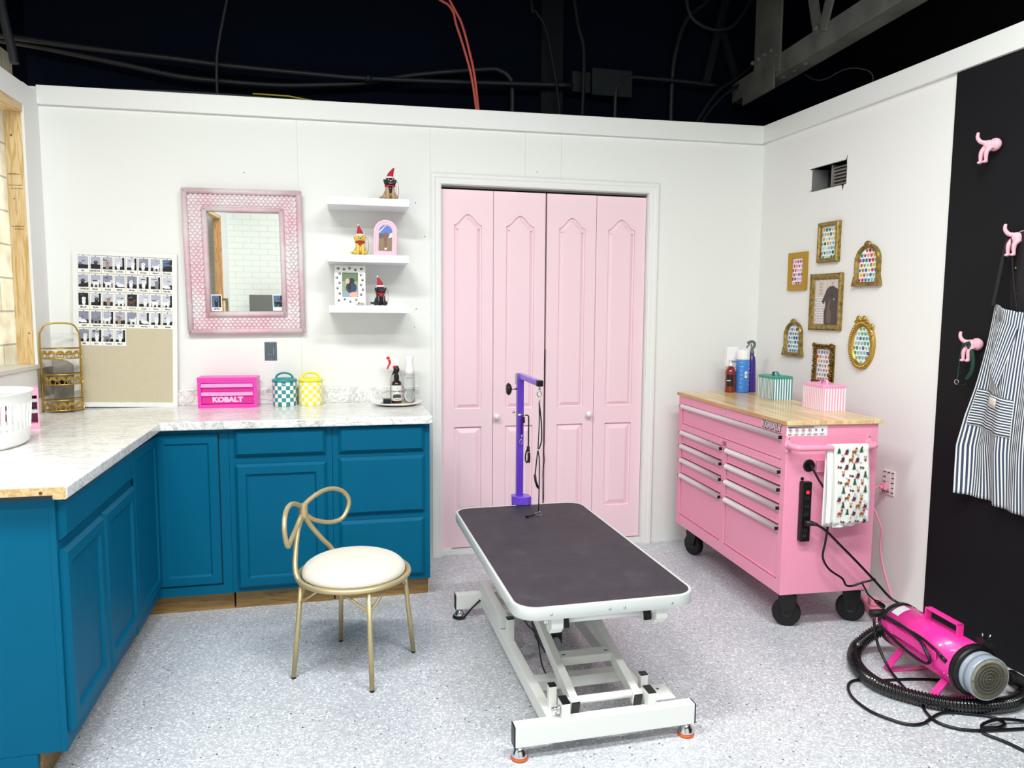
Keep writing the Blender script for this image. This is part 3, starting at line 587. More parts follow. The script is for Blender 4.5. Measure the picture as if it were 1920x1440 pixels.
for j in range(9): a = -PI/2-.55+j*.13; g.box((-.0015, -.0312, .128+.002*(j % 3)), (.0015, -.0306, .136), T=Matrix.Rotation(a+PI/2, 4, 'Z'))
g.build('print', M('grey_print', '9aa3a3', .6), t)
g = G(); g.lathe([(.004, 0), (.004, .006), (.0, .0065)], 10, c=(-.137, -.03, ZT)); tag(g.build('black_bead', BLK, None), 'tiny black bead at the worktop edge beside the plate', 'bead')
# --- gold three tier rack
t = thing('tiered_rack', 'gold wire three tier rack with bow pattern baskets, in the corner', 'rack', (-1.882, -.14, ZT+.0005), .50)
RW_, RD = .085, .075
def dshape(z, k=14, rx=RW_, ry=RD): return [(-rx, .02, z)]+[(-rx*math.cos(PI*i/k), -ry*math.sin(PI*i/k)+.0, z) for i in range(k+1)]+[(rx, .02, z)]
g = G(); g.tube(catmull([(-RW_, .02, 0), (-RW_, .02, .18), (-RW_, .02, .36), (-RW_+.008, .02, .395), (-RW_+.03, .02, .425), (0, .02, .432), (RW_-.03, .02, .425), (RW_-.008, .02, .395), (RW_, .02, .36), (RW_, .02, .18), (RW_, .02, 0)], 5), .0042, 8); g.build('frame', GOLD2, t)
def bow(g, c, a, w, h):   # flat ribbon bow cut from sheet, tangent direction a
    T = Matrix.Translation(c) @ Matrix.Rotation(a, 4, 'Z')
    q = G(T)
    for s in (1, -1):
        q.prism([(0, 0), (s*w*.2, h*.28), (s*w*.47, h*.33), (s*w*.5, h*.05), (s*w*.22, -h*.14)][::s], -.0008, .0008, 'y')
        q.prism([(0, 0), (s*w*.10, -h*.1), (s*w*.33, -h*.5), (s*w*.20, -h*.5), (s*w*.02, -h*.12)][::s], -.0008, .0008, 'y')
    g.v += q.v; o = len(g.v)-len(q.v); g.f += [[o+j for j in f] for f in q.f]; g.mi += q.mi; g.sm += q.sm
for z in (.012, .137, .262):
    g = G(); hh = .048; D1 = dshape(z)
    g.tube(D1, .0028, 6, closed=True); g.tube(dshape(z+hh), .0026, 6, closed=True)
    b = g.build('basket', GOLD2, t)
    g = G(); g.rings([dshape(z-.001, rx=RW_-.002, ry=RD-.002), dshape(z+.001, rx=RW_-.002, ry=RD-.002)], 0, True, True); g.build('basket_floor', GOLD2, b)
    g = G()
    for i in range(7):
        a = PI*(i+.5)/7; c = (-RW_*math.cos(a), -RD*math.sin(a), z+hh*.5); bow(g, c, math.atan2(-RD*math.cos(a), RW_*math.sin(a)), .040, hh*.98)
    g.build('bow_pattern', GOLD2, b)
MX = Matrix.Translation((-1.882, -.14, ZT)) @ Matrix.Rotation(.50, 4, 'Z')
def onrack(name, g, m, label, cat, **k): o = g.build(name, m, None, **k); o.matrix_world = MX; return tag(o, label, cat)
g = G(); g.lathe([(.017, .1395), (.02, .142), (.02, .164), (0, .165)], 16, c=(-.04, -.025, 0)); onrack('jar', g, M('navy', '16213f', .3), 'small navy jar in the middle basket of the gold rack', 'jar')
g = G(); g.lathe([(.014, .1395), (.018, .142), (.018, .160), (0, .161)], 16, c=(.0, -.035, 0)); onrack('jar', g, BLK, 'small black jar in the middle basket, right of the navy jar', 'jar')
g = G(); g.box((.03, -.035, .1393), (.062, -.005, .158)); onrack('card_stack', g, M('pale_blue_card', 'b9d3da', .6), 'pale blue cards in the middle basket of the gold rack', 'cards')
g = G(); g.box((-.045, -.04, .2643), (.05, -.037, .296)); wc = onrack('white_card', g, WOODP, 'white handwritten card in the top basket of the gold rack', 'card')
g = G(); 
for i in range(5): g.box((-.03+i*.014, -.0408, .278), (-.022+i*.014, -.0402, .283))
g.build('handwriting', BLK, wc)
# --- laundry basket
t = thing('laundry_basket', 'white slatted plastic basket at the left end of the worktop', 'basket', (-1.818, -1.12, ZT+.001))
def oval(rx, ry, z, n=48): return [(rx*math.cos(2*PI*i/n), ry*math.sin(2*PI*i/n), z) for i in range(n)]
PLW = M('white_plastic', 'f0f1ef', .4)
g = G(); g.rings([oval(.110, .175, 0), oval(.124, .190, .012), oval(.128, .196, .062)], 0, False, True, True); g.rings([oval(.110, .175, .002), oval(.121, .187, .014), oval(.125, .193, .062)], 0, True, False, True); g.build('base', PLW, t)
g = G(); g.rings([oval(.136, .206, .158), oval(.139, .209, .19), oval(.145, .215, .195), oval(.145, .215, .199), oval(.135, .205, .199), oval(.132, .202, .158), oval(.136, .206, .158)], 0, False, False, True); g.build('rim', PLW, t)
for i in range(40):
    a = 2*PI*i/40; ca, sa = math.cos(a), math.sin(a); g = G(); g.bar((.1265*ca, .1945*sa, .058), (.134*ca, .204*sa, .162), .0125, .004, up=(ca, sa, 0)); g.build('slat', PLW, t)
# --- pink paper organiser
t = thing('desk_organiser', 'light pink open front organiser with grey shelves behind the white basket', 'organiser', (-1.878, -.675, ZT+.0005), .36)
g = G(); g.box((-.065, -.06, 0), (-.059, .06, .170)); g.box((.066, -.06, 0), (.072, .06, .170)); g.box((-.059, -.06, .140), (.066, .06, .170)); g.box((-.059, -.06, 0), (.066, .06, .022)); g.box((-.059, .054, .022), (.066, .06, .140)); g.build('body', PINKL, t, bevel=.001)
for z in (.066, .112): g = G(); g.box((-.059, -.058, z), (.066, .054, z+.013)); g.build('shelf', M('organiser_grey', 'c9c3c9', .5), t)
# --- pin board with instant photos
BW, BH = .483, .786; lean = math.atan2(.085, BH)
MB = Matrix.Translation((-1.626, -.046, ZT+.004)) @ Matrix.Rotation(.025, 4, 'Y') @ Matrix.Rotation(-.028, 4, 'X')
t = thing('pin_board', 'large white framed linen pin board leaning on the back wall', 'pin board'); t.matrix_world = MB
g = G(); fr = [[(x, y, z) for x, z in rect(-BW/2+i, i, BW/2-i, BH-i)] for i, y in ((0, .018), (0, 0), (.022, 0), (.023, .006))]; g.rings(fr, 0, False, True); g.build('frame', TRIMW, t)
g = G(); g.box((-BW/2+.022, .0055, .022), (BW/2-.022, .009, BH-.022)); g.build('linen', LINEN, t)
INK = M('marker_ink', '26262a', .7); PAP = M('instant_film_white', 'eff0ee', .5); PIN = M('black_pin', '17171a', .4)
SKY = [M('photo_grey_blue', 'a9adbf', .5), M('photo_pale', 'c3c7d4', .5), M('photo_blue', '56708f', .5), M('photo_dark', '16181f', .5), M('photo_slate', '868ba0', .5)]
TBL = M('photo_black', '0e0f14', .5); DOGC = {'white': M('dog_white', 'e9e9ea', .6), 'tan': M('dog_tan', 'a28a72', .6), 'black': M('dog_black', '1d1d22', .6), 'grey': M('dog_grey', '7e7e86', .6), 'brown': M('dog_brown', '5d4334', .6)}
def dogshape(g, x, z, s, pose, mi, dark):   # little flat dog inside a photo, y layers
    def el(cx, cz, rx, rz, m, y): g.prism([(x+s*(cx+rx*math.cos(2*PI*i/10)), z+s*(cz+rz*math.sin(2*PI*i/10))) for i in range(10)], y, y+.0001, 'y', m)
    if pose == 0: el(0, .30, .17, .26, mi, -.0006); el(.02, .62, .15, .15, mi, -.0007); el(-.12, .60, .05, .11, mi, -.0008); el(.15, .60, .05, .11, mi, -.0008); el(-.06, .05, .05, .12, mi, -.0008); el(.08, .05, .05, .12, mi, -.0008)
    elif pose == 1: el(0, .36, .30, .15, mi, -.0006); el(.27, .56, .13, .12, mi, -.0007); el(-.3, .45, .05, .12, mi, -.0007); [el(q, .14, .045, .18, mi, -.0008) for q in (-.22, -.12, .14, .24)]
    else: el(0, .22, .34, .17, mi, -.0006); el(-.24, .42, .15, .14, mi, -.0007); el(.25, .15, .15, .1, mi, -.0008)
    hx, hz = ((.02, .62), (.3, .56), (-.24, .42))[pose]; [el(hx+q, hz+.03, .022, .022, dark, -.0010) for q in (-.06, .05)]; el(hx, hz-.04, .035, .025, dark, -.0010)
def instant(M0, cap, sky, dog, pose, seed, label, group, table=True, name='instant_photo'):
    random.seed(seed); t = thing(name, label, 'photo', group=group); t.matrix_world = M0
    g = G(); g.box((-.0265, -.0004, 0), (.0265, .0004, .086)); g.build('card', PAP, t)
    g = G(); mats = [SKY[sky], TBL, DOGC[dog], TBL if dog != 'black' else DOGC['white'], SKY[(sky+1) % 5]]
    g.prism(rect(-.0225, .0195, .0225, .0805), -.0005, -.00042, 'y', 0)
    if table: k = random.uniform(.012, .024); g.prism([(-.0225, .0195), (.0225, .0195), (.0225, .0195+k), (-.0225, .0195+k*random.uniform(.5, 1.3))], -.00056, -.0005, 'y', 1)
    for i in range(random.randint(1, 3)): a = random.uniform(-.022, .014); b = random.uniform(.05, .072); g.prism(rect(a, b, min(.0225, a+random.uniform(.004, .02)), b+.0015+.004*random.random()), -.00056, -.0005, 'y', random.choice((1, 4)))
    if random.random() < .45: g.prism(rect(.013, .0195, .0225, .0805), -.00056, -.0005, 'y', 1)
    dogshape(g, random.uniform(-.006, .006), .021, .052, pose, 2, 3); g.build('picture', mats, t)
    if cap: text('caption', cap, .0108 if len(cap) < 8 else .0086, INK, t, Matrix.Translation((random.uniform(-.003, .003), -.0005, .0095)) @ FACE, .0001, .00045, res=1)
    if name == 'instant_photo': g = G(); g.ball((0, -.003, .083), (.0022, .003, .0022), 8, 5); g.build('pin', PIN, t)
    return t
rows = [[('ELI', 0, 'black', 2), ('LENNON', 0, 'black', 0), ('TUCKER', 0, 'tan', 0), ('LUNA!', 1, 'white', 0), ('Finn', 1, 'white', 0), ('Honey', 4, 'white', 0), ('Baker!', 0, 'white', 1), ('Phoenix', 2, 'black', 1)],
 [('CHARLIE', 0, 'black', 0), ('Rhett', 0, 'white', 1), ('Buddy', 4, 'white', 1), ('BEAR', 0, 'white', 2), ('Molly', 4, 'white', 0), ('UH-LBS', 1, 'white', 0), ('KOBE', 1, 'grey', 0), ('Sadie Mae', 1, 'white', 2)],
 [('MILLIE', 3, 'white', 0), ('Ryder', 1, 'black', 0), ('BEAU', 1, 'tan', 0), ('Abby', 1, 'white', 1), ('COCO', 3, 'brown', 1), ('Louie', 1, 'white', 0), ('Stacy', 0, 'white', 1), ('Missy', 1, 'white', 1)],
 [('ALFY', 4, 'white', 2), ('Raymond!', 4, 'grey', 1), ('Mario+Bobo', 0, 'white', 1), ('LUCKY', 0, 'tan', 0), ('SUSIE', 4, 'white', 1), ('Mia+Kiya', 1, 'white', 2), ('Kya', 1, 'white', 0), ('Shasta', 1, 'white', 0)],
 [('Mia', 4, 'white', 0), ('LEO', 0, 'white', 0), ('Buster', 1, 'grey', 1), ('MILO', 1, 'white', 0)]]
ordw = ['first', 'second', 'third', 'fourth', 'fifth', 'sixth', 'seventh', 'last']; roww = ['top', 'second', 'third', 'fourth', 'bottom']
posew = ['sitting', 'standing', 'lying']
for r, row in enumerate(rows):
    for k, (cap, sky, dog, pose) in enumerate(row):
        x = -.1945+k*.0556; z = BH-.024-.086-r*.0912
        lab = 'instant photo of a %s dog %s, %s from the left in the %s row of the pin board' % (dog, posew[pose], ordw[k], roww[r])
        if len(lab.split()) > 16: lab = 'instant photo of a %s dog, %s from left in the %s row of the board' % (dog, ordw[k], roww[r])
        instant(MB @ Matrix.Translation((x, .0048, z)) @ Matrix.Rotation(random.uniform(-.015, .015), 4, 'Y'), cap, sky, dog, pose, r*10+k+5, lab, 'instant photos on the pin board')
# ================================================================ mirror
t = thing('wall_mirror', 'large rectangular mirror in a whitewashed pink woven frame on the back wall', 'mirror', (-1.033, -.012, 1.666))
t.rotation_euler = (.019, -.012, 0); w, h = .295, .373; iw, ih = .176, .255
def pole(g, a, b, r): g.tube([a, b], r, 12)
for (x, z, r, nm) in ((w-.014, h-.014, .0145, 'outer_pole'), (iw+.014, ih+.014, .0135, 'inner_pole')):
    g = G(); c = [(-x, -.022, -z), (x, -.022, -z), (x, -.022, z), (-x, -.022, z)]
    for i in range(4):
        a, b = Vector(c[i]), Vector(c[(i+1) % 4]); d = (b-a).normalized(); pole(g, a-d*r*.7, b+d*r*.7, r)
        for k in (.22, .52, .8): p = a.lerp(b, k); pole(g, p-d*.0015, p+d*.0015, r*1.06)
    g.build(nm, WICK2, t)
g = G(); g.rings([[(p[0], -.014, p[1]) for p in rect(-w+.02, -h+.02, w-.02, h-.02)], [(p[0], -.014, p[1]) for p in rect(-iw-.02, -ih-.02, iw+.02, ih+.02)]], 0, False)
px, pz = .0235, .0152; nx = int(2*w/px)+1; nz = int(2*h/pz)+1
for i in range(nx):
    for j in range(nz):
        x = -w+.033+i*px+(j % 2)*px/2; z = -h+.030+j*pz
        if abs(x) > w-.030 or abs(z) > h-.030 or (abs(x) < iw+.033 and abs(z) < ih+.033): continue
        g.ball((x, -.0145, z), (.0122, .007, .0086), 8, 5)
g.build('woven_band', WICK, t)
g = G(); g.box((-iw, -.010, -ih), (iw, -.008, ih)); g.build('mirror_glass', MIRROR, t)
g = G(); g.box((-w+.01, -.009, -h+.01), (w-.01, .006, h-.01)); g.build('backing', M('backing_board', 'b9a999', .8), t)
MM = Matrix.Translation(t.location) @ Euler((.019, -.012, 0)).to_matrix().to_4x4()
instant(MM @ Matrix.Translation((-iw+.025, -.0125, -ih+.002)), 'iSPY26', 2, 'black', 0, 901, 'instant photo of two dogs tucked in the lower left corner of the mirror', None, False, 'mirror_photo')
instant(MM @ Matrix.Translation((iw-.020, -.0125, -ih+.002)), '', 2, 'black', 1, 902, 'instant photo of a dark dog tucked in the lower right corner of the mirror', None, False, 'mirror_photo')

# ================================================================ floating shelves and what stands on them
SZ = [1.992, 1.7045, 1.4455]; SP = [('top', -.6075, -.1955), ('middle', -.612, -.199), ('bottom', -.609, -.197)]
for (nm, x0, x1), z in zip(SP, SZ):
    t = thing('floating_shelf', 'white floating wall shelf, the %s one of the three right of the mirror' % nm, 'shelf', ((x0+x1)/2, 0, z), 0, 'floating shelves beside the mirror')
    w = (x1-x0)/2; g = G(); g.box((-w, -.24, -.038), (w, -.001, 0)); g.build('board', SHELFW, t, bevel=.0008)
SANT = M('santa_red', 'b3142a', .6); FUR = M('hat_white', 'eeebe4', .9); RIB = M('red_ribbon', 'a5202f', .4)
def dogfig(x, y, z, rz, s, body, ear, muz, label, hatlean=0, bandana=True):
    t = thing('dog_ornament', label, 'ornament', (x, y, z), rz, 'dog ornaments in santa hats')
    S = lambda *a: tuple(q*s for q in a)
    g = G(); g.ball(S(0, .008, .026), S(.030, .034, .027)); g.ball(S(0, -.004, .048), S(.023, .023, .032)); g.ball(S(0, -.012, .084), S(.0235, .022, .021)); g.ball(S(0, -.033, .078), S(.012, .011, .010))
    for q in (-1, 1): g.tube([S(q*.012, -.022, .05), S(q*.013, -.032, .02), S(q*.013, -.032, .003)], [.0095*s, .0075*s, .008*s], 10); g.ball(S(q*.013, -.038, .005), S(.009, .012, .006)); g.ball(S(q*.026, -.006, .012), S(.013, .024, .013))
    g.tube(catmull([S(-.01, .03, .01), S(-.035, .035, .012), S(-.045, .02, .014)], 4), .006*s, 8)
    g.build('body', body, t, remesh=.0016)
    g = G()
    for q in (-1, 1): g.ball(S(q*.0235, -.010, .079), S(.006, .012, .017), R=Matrix.Rotation(q*.35, 3, 'Y'))
    g.build('ears', ear, t)
    g = G(); g.ball(S(0, -.0415, .082), S(.0055, .004, .004), 8, 6); g.ball(S(-.009, -.032, .090), S(.003, .002, .003), 8, 6); g.ball(S(.009, -.032, .090), S(.003, .002, .003), 8, 6)
    g.tube([S(-.007, -.042, .074), S(0, -.0445, .0715), S(.007, -.042, .074)], .0012*s, 5); g.build('face', muz, t)
    g = G(); g.lathe([(.024*s, .061*s), (.0265*s, .064*s), (.024*s, .068*s), (.02*s, .067*s)], 20, c=(0, -.006*s, 0)); g.prism([(-.017*s, .064*s), (.017*s, .064*s), (.003*s, .046*s), (-.003*s, .046*s)][::-1], -.031*s, -.0285*s, 'y'); g.build('bandana', SANT, t)
    P = [S(0, -.008, .100), S(hatlean*.004, -.008, .118), S(hatlean*.012, -.008, .135), S(hatlean*.020, -.008, .150)]
    g = G(); g.tube(catmull(P, 4), [(.0185*(1-i/13)+.001)*s for i in range(13)], 14); hat = g.build('hat', SANT, t)
    g = G(); g.lathe([(.018*s, .096*s), (.0225*s, .099*s), (.0225*s, .104*s), (.018*s, .107*s)], 18, c=(0, -.008*s, 0)); g.ball(S(hatlean*.020, -.008, .152), .005*s, 8, 6); g.build('hat_trim', FUR, hat)
    g = G(); g.tube(catmull([S(.012, .0, .108), S(.038, .004, .085), S(.043, .0, .04), S(.036, -.004, .008), S(.03, .0, .03), S(.03, .004, .07)], 6), .0011*s, 5); g.build('ribbon_loop', RIB, t)
    return t
PUG = M('pug_fawn', 'b89b78', .6); BLKD = M('dog_black_resin', '15151a', .3, coat=.4); YLAB = M('yellow_lab_resin', 'e4c75f', .5); YL2 = M('yellow_lab_ear', 'd8b24c', .5)
p = dogfig(-.292, -.19, SZ[0]+.001, .05, 1.08, PUG, BLKD, M('white_spot', 'e9e4dc', .6), 'pug ornament in a tall red santa hat on the top shelf', 1)
g = G(); g.ball((0, -.014, .091), (.0262, .0245, .0235)); g.ball((0, -.037, .084), (.014, .013, .0115)); g.ball((0, -.026, .05), (.013, .014, .02)); g.build('dark_mask', BLKD, p)
dogfig(-.447, -.19, SZ[1]+.001, .0, 1.0, YLAB, YL2, BLKD, 'yellow labrador ornament in a red santa hat on the middle shelf', -.4)
dogfig(-.347, -.19, SZ[2]+.001, .12, .98, BLKD, BLKD, M('dog_eye_grey', '565a60', .3), 'black labrador ornament in a red santa hat on the bottom shelf', -.7)
# pink arched frame
def archpoly(w, h, n=14): return [(-w, 0), (w, 0)]+[(w*math.cos(PI*i/n), h-w+w*math.sin(PI*i/n)) for i in range(n+1)]
t = thing('photo_frame', 'pink arched photo frame standing on the middle shelf', 'photo frame', (-.3195, -.175, SZ[1]+.001)); t.rotation_euler = (-.14, .03, -.12)
PKF = M('pink_ceramic', 'f1bfd0', .4); A = archpoly(.062, .192)
g = G(); g.rings([[(p[0], y, p[1]) for p in (offs(A, i) if i else A)] for i, y in ((0, .012), (0, 0), (.003, -.004), (.011, -.004), (.013, .0), (.021, .0), (.023, .003), (.027, .003), (.0275, .006))], 0, False, True); g.build('frame', PKF, t)
g = G(); I = offs(A, .0272); g.face([(p[0], .0055, p[1]) for p in I], 0)
def clipfill(z0, z1, m, y, x0=-1, x1=1): pts = [(max(x0, min(x1, p[0])), min(max(p[1], z0), z1)) for p in I]; g.prism(pts, y-.0002, y, 'y', m)
clipfill(.02, .095, 1, .0052); clipfill(.095, .118, 2, .0051)
g.prism([(-.034, .12), (.004, .165), (.002, .168), (-.034, .13)], .0048, .005, 'y', 3)
g.prism([(-.004, .045), (.006, .045), (.008, .08), (.014, .11), (.008, .128), (-.008, .125), (-.012, .1), (-.005, .075)], .0045, .0049, 'y', 4); g.prism([(-.004, .033), (.010, .035), (.008, .045), (-.004, .043)], .0044, .0048, 'y', 5); g.prism([(.014, .095), (.034, .10), (.034, .125), (.022, .12)], .0044, .0048, 'y', 3)
g.build('picture', [M('photo_sky_blue', '2b5fb8', .3), M('photo_field', '7b6138', .3), M('photo_tree', '3b3226', .3), M('photo_cloud', 'c9d3c0', .3), M('photo_rust_coat', '6b2f22', .3), FUR], t)
# paw print frame with the bone tag
t = thing('photo_frame', 'white photo frame with black paw prints on the bottom shelf', 'photo frame', (-.5005, -.178, SZ[2]+.001)); t.rotation_euler = (-.10, 0, -.03)
w, h = .079, .207; R0 = rect(-w, 0, w, h); R1 = rect(-.041, .042, .041, .170)
g = G(); g.rings([[(p[0], .010, p[1]) for p in R0], [(p[0], 0, p[1]) for p in R0], [(p[0], 0, p[1]) for p in R1], [(p[0], .004, p[1]) for p in R1]], 0, False, True); g.build('frame', M('frame_white', 'f0f0ee', .45), t, bevel=.0008)
g = G()
def paw(g, x, z, a, s=.0078, y=-.0004):
    T = Matrix.Translation((x, y, z)) @ Matrix.Rotation(a, 4, 'Y'); q = G(T)
    def el(cx, cz, rx, rz): q.prism([(cx+rx*math.cos(2*PI*i/9), cz+rz*math.sin(2*PI*i/9)) for i in range(9)], -.0002, .0002, 'y')
    el(0, -s*.25, s*.62, s*.5); [el(s*u, s*v, s*.23, s*.32) for u, v in ((-.75, .25), (-.3, .72), (.3, .72), (.75, .25))]
    o = len(g.v); g.v += q.v; g.f += [[o+j for j in f] for f in q.f]; g.mi += q.mi; g.sm += q.sm
random.seed(3)
for x, z in ((-.060, .190), (-.030, .186), (-.002, .192), (.028, .184), (.058, .190), (-.052, .163), (-.066, .142), (-.054, .115), (-.064, .087), (-.053, .060), (-.058, .024), (-.028, .030), (.0, .018), (.030, .028), (.056, .158), (.064, .132), (.056, .106), (.065, .081), (.056, .055)):
    paw(g, x, z, random.uniform(-.9, .9))
g.build('paw_prints', M('print_black', '121214', .5), t)
g = G(); y = .0035; q = lambda a, b, c, d, m, k=0: g.prism(rect(a, b, c, d), y-.0002-k*.0002, y-k*.0002, 'y', m)
q(-.041, .042, .041, .17, 0); q(-.041, .125, .041, .17, 1, 1); q(-.041, .042, .041, .072, 4, 1)
el = lambda cx, cz, rx, rz, m, k: g.prism([(cx+rx*math.cos(2*PI*i/14), cz+rz*math.sin(2*PI*i/14)) for i in range(14)], y-.0002-k*.0002, y-k*.0002, 'y', m)
el(.006, .092, .028, .03, 2, 2); el(.008, .128, .015, .014, 3, 3); el(-.012, .126, .012, .014, 5, 3); el(.018, .056, .022, .014, 5, 3); el(-.004, .098, .008, .02, 3, 3)
g.build('picture', [M('ph_green', '8fa07c', .4), M('ph_leaf', '5f7a58', .4), M('ph_navy', '2a3a55', .5), M('ph_dark', '1c1a1c', .5), M('ph_denim', '8ea3b5', .5), M('ph_skin', 'dcae98', .5)], t)
g = G(); bx = .052
for s in (-1, 1):
    for k in (-1, 1): g.ball((bx+s*.024, -.006, .0085+k*.0045), (.006, .003, .006), 10, 6)
g.box((bx-.024, -.009, .004), (bx+.024, -.003, .0135)); b = g.build('bone_tag', M('bone_cream', 'efe6d4', .5), t, remesh=.0012)
text('bone_text', 'I ♥ Mom', .009, M('brown_ink', '6b4128', .6), b, Matrix.Translation((bx, -.0098, .009)) @ FACE, .0002, .0001)

# ================================================================ gold bow chair
t = thing('vanity_chair', 'gold metal vanity chair with a bow shaped back and cream round seat', 'chair', (-.516, -1.235, 0), math.atan2(.864, .503))
# local x = lateral (.503,.864), local y = backwards (-.864,.503)
ZS = .385; RS = .214
# ring + two stems + knot : one bent tube
Pl = [(-.003, .225, .612), (-.012, .226, .590), (-.034, .226, .558), (-.056, .220, .527), (-.076, .212, .50), (-.101, .200, .466), (-.126, .186, .434), (-.141, .172, .405)]
ring = [(RS*math.cos(a), RS*math.sin(a), ZS) for a in [math.radians(136+i*(268/26)) for i in range(27)]]
P = Pl+ring+[(-x, y, z) for x, y, z in Pl[::-1]]
g = G(); g.tube(catmull(P, 4), .0102, 12); g.tube([(RS*math.cos(a), RS*math.sin(a), ZS) for a in [math.radians(44+i*(92/14)) for i in range(15)]], .0102, 12); g.build('seat_ring', CHAIRG, t)
L = [(.0, .227, .630), (.03, .225, .644), (.075, .214, .662), (.125, .200, .672), (.174, .184, .667), (.215, .166, .645), (.236, .154, .607), (.226, .156, .565), (.197, .167, .534), (.158, .186, .528), (.115, .204, .538), (.06, .219, .562), (.02, .226, .592), (.0, .227, .60)]
for s in (1, -1): g = G(); g.tube(catmull([(s*x, y, z) for x, y, z in L], 6), .0095, 12); g.build('bow_loop', CHAIRG, t)
g = G(); g.tube([(0, .226, .588), (0, .226, .642)], .0175, 14); g.build('bow_knot', CHAIRG, t, bevel=.002)
g = G(); pr = [(0, ZS-.006), (RS-.02, ZS-.004), (RS-.0125, ZS+.006), (RS-.012, ZS+.02), (RS-.022, ZS+.038), (RS-.05, ZS+.055), (RS-.10, ZS+.066), (.06, ZS+.071), (0, ZS+.072)]
g.lathe(pr, 48); g.build('seat_cushion', CREAM, t, subsurf=1)
legs = [(-.751, -1.296), (-.46, -1.463), (-.279, -1.175), (-.573, -1.004)]
cx, cy = -.516, -1.235; ca, sa = .503, .864
for X, Y in legs:
    dx, dy = X-cx, Y-cy; lx = dx*ca+dy*sa; ly = -dx*sa+dy*ca; k = math.hypot(lx, ly); tx, ty = lx/k*.205, ly/k*.205
    g = G(); g.tube([(tx, ty, ZS-.004), (lx, ly, .008)], .0098, 12)
    lg = g.build('leg', CHAIRG, t); g = G(); g.tube([(lx, ly, .010), (lx, ly, 0)], .0092, 12); g.build('leg_glide', BLK, lg)
    g = G()
    m = Vector((tx, ty, ZS-.004)).lerp(Vector((lx, ly, 0)), .22); a = math.atan2(ty, tx)
    for s in (-.55, .55): g.tube([m, (RS*.86*math.cos(a+s), RS*.86*math.sin(a+s), ZS-.010)], .0058, 8)
    g.build('leg_brace', CHAIRG, t)
# flat bars under the seat that carry the braces
g = G(); g.tube([(RS*.9*math.cos(a), RS*.9*math.sin(a), ZS-.010) for a in [2*PI*i/32 for i in range(32)]], .006, 6, closed=True); g.build('under_ring', CHAIRG, t)

# ================================================================ grooming table
t = thing('grooming_table', 'white electric grooming table with black ribbed top and scissor lift base', 'table', (.265, -1.40, 0), .012)
TW, TL, TH = .306, .600, .5
g = G(); poly = rrect(-TW, -TL, TW, TL, .075, 8); g.prism(poly, TH-.012, TH, 'z', smooth=True); g.build('rubber_mat', RUBBERM, t)
g = G(); lp = []
for i, z in ((-.004, TH-.040), (-.0055, TH-.038), (-.0055, TH-.002), (-.003, TH+.0015), (.004, TH+.0015), (.006, TH-.001), (.006, TH-.040)):
    q = offs(poly, i); lp.append([(x, y, z) for x, y in q])
g.rings(lp+[lp[0]], 0, False, False, True); g.build('edge_trim', M('table_edge_grey', 'd3d8d6', .35, .25), t)
g = G(); g.prism(offs(poly, .008), TH-.035, TH-.0125); g.build('board', M('table_board', 'b9b9b4', .6), t)
g = G()
for x in (-.20, -.005, .045, .21): g.lathe([(.0045, 0), (.004, .002), (0, .003)], 10, Matrix.Translation((x, -TL-.0055, TH-.022)) @ Matrix.Rotation(PI/2, 4, 'X'))
for y in (-.5, -.3, -.07, .2, .45): g.lathe([(.0045, 0), (.004, .002), (0, .003)], 10, Matrix.Translation((-TW-.0055, y, TH-.022)) @ Matrix.Rotation(-PI/2, 4, 'Y'))
g.build('rivets', STEEL, t)
def bar(name, p, q, w, h, m=TWHITE, up=(0, 0, 1), parent=t, caps=True):
    g = G(); g.bar(p, q, w, h, 0, up); o = g.build(name, m, parent, bevel=.002)
    if caps:
        d = (Vector(q)-Vector(p)).normalized()*.004
        for a_, b_ in ((Vector(p)-d, Vector(p)+d*.2), (Vector(q)-d*.2, Vector(q)+d)): g = G(); g.bar(a_, b_, w*.97, h*.97, 0, up); g.build('end_cap', BLK, o)
    return o
bar('foot_bar', (-.310, -.576, .080), (.310, -.576, .080), .040, .070); bar('foot_bar', (-.312, .535, .080), (.312, .535, .080), .040, .070)
for x in (-.178, .178): bar('side_rail', (x, -.556, .084), (x, .515, .084), .034, .056, caps=False)
for x in (-.178, .178): bar('roller_channel', (x, .12, .140), (x, .55, .140), .036, .05, caps=False)
bar('cross_rail', (-.160, -.30, .092), (.160, -.30, .092), .045, .04, caps=False); bar('cross_rail', (-.160, .30, .092), (.160, .30, .092), .045, .04, caps=False)
for x in (-.100, .118): bar('scissor_arm', (x, -.560, .135), (x, .40, .375), .028, .045)
bar('arm_crossbar', (-.086, -.335, .192), (.104, -.335, .192), .055, .030, caps=False); bar('arm_crossbar', (-.086, -.07, .258), (.104, -.07, .258), .060, .028, caps=False)
g = G(); [g.box((x-.006, -.343, .2068), (x+.006, -.337, .2078)) for x in (-.07, .088)]; g.build('slot', BLK, t)
g = G(); g.tube([(-.13, -.535, .146), (.15, -.535, .146)], .013, 14); g.build('pivot_tube', TWHITE, t)
for x in (-.135, .150): bar('scissor_arm', (x, -.545, .425), (x, .40, .165), .026, .045)
g = G(); g.tube([(-.135, -.525, .428), (.15, -.525, .428)], .017, 16); g.build('upper_tube', TWHITE, t)
for x in (-.172, .128+.058):
    g = G(); g.prism([(-.585, .46), (-.50, .46), (-.50, .43), (-.53, .395), (-.56, .395), (-.585, .42)], x-.020, x+.020, 'x'); b = g.build('hinge_bracket', TWHITE, t, bevel=.002)
    s = -1 if x < 0 else 1; g = G(); g.tube([(x+s*.018, -.54, .43), (x+s*.034, -.54, .43)], .010, 6); g.tube([(x+s*.02, -.54, .43), (x+s*.025, -.54, .43)], .014, 14); g.build('bolt', CHROME, b)
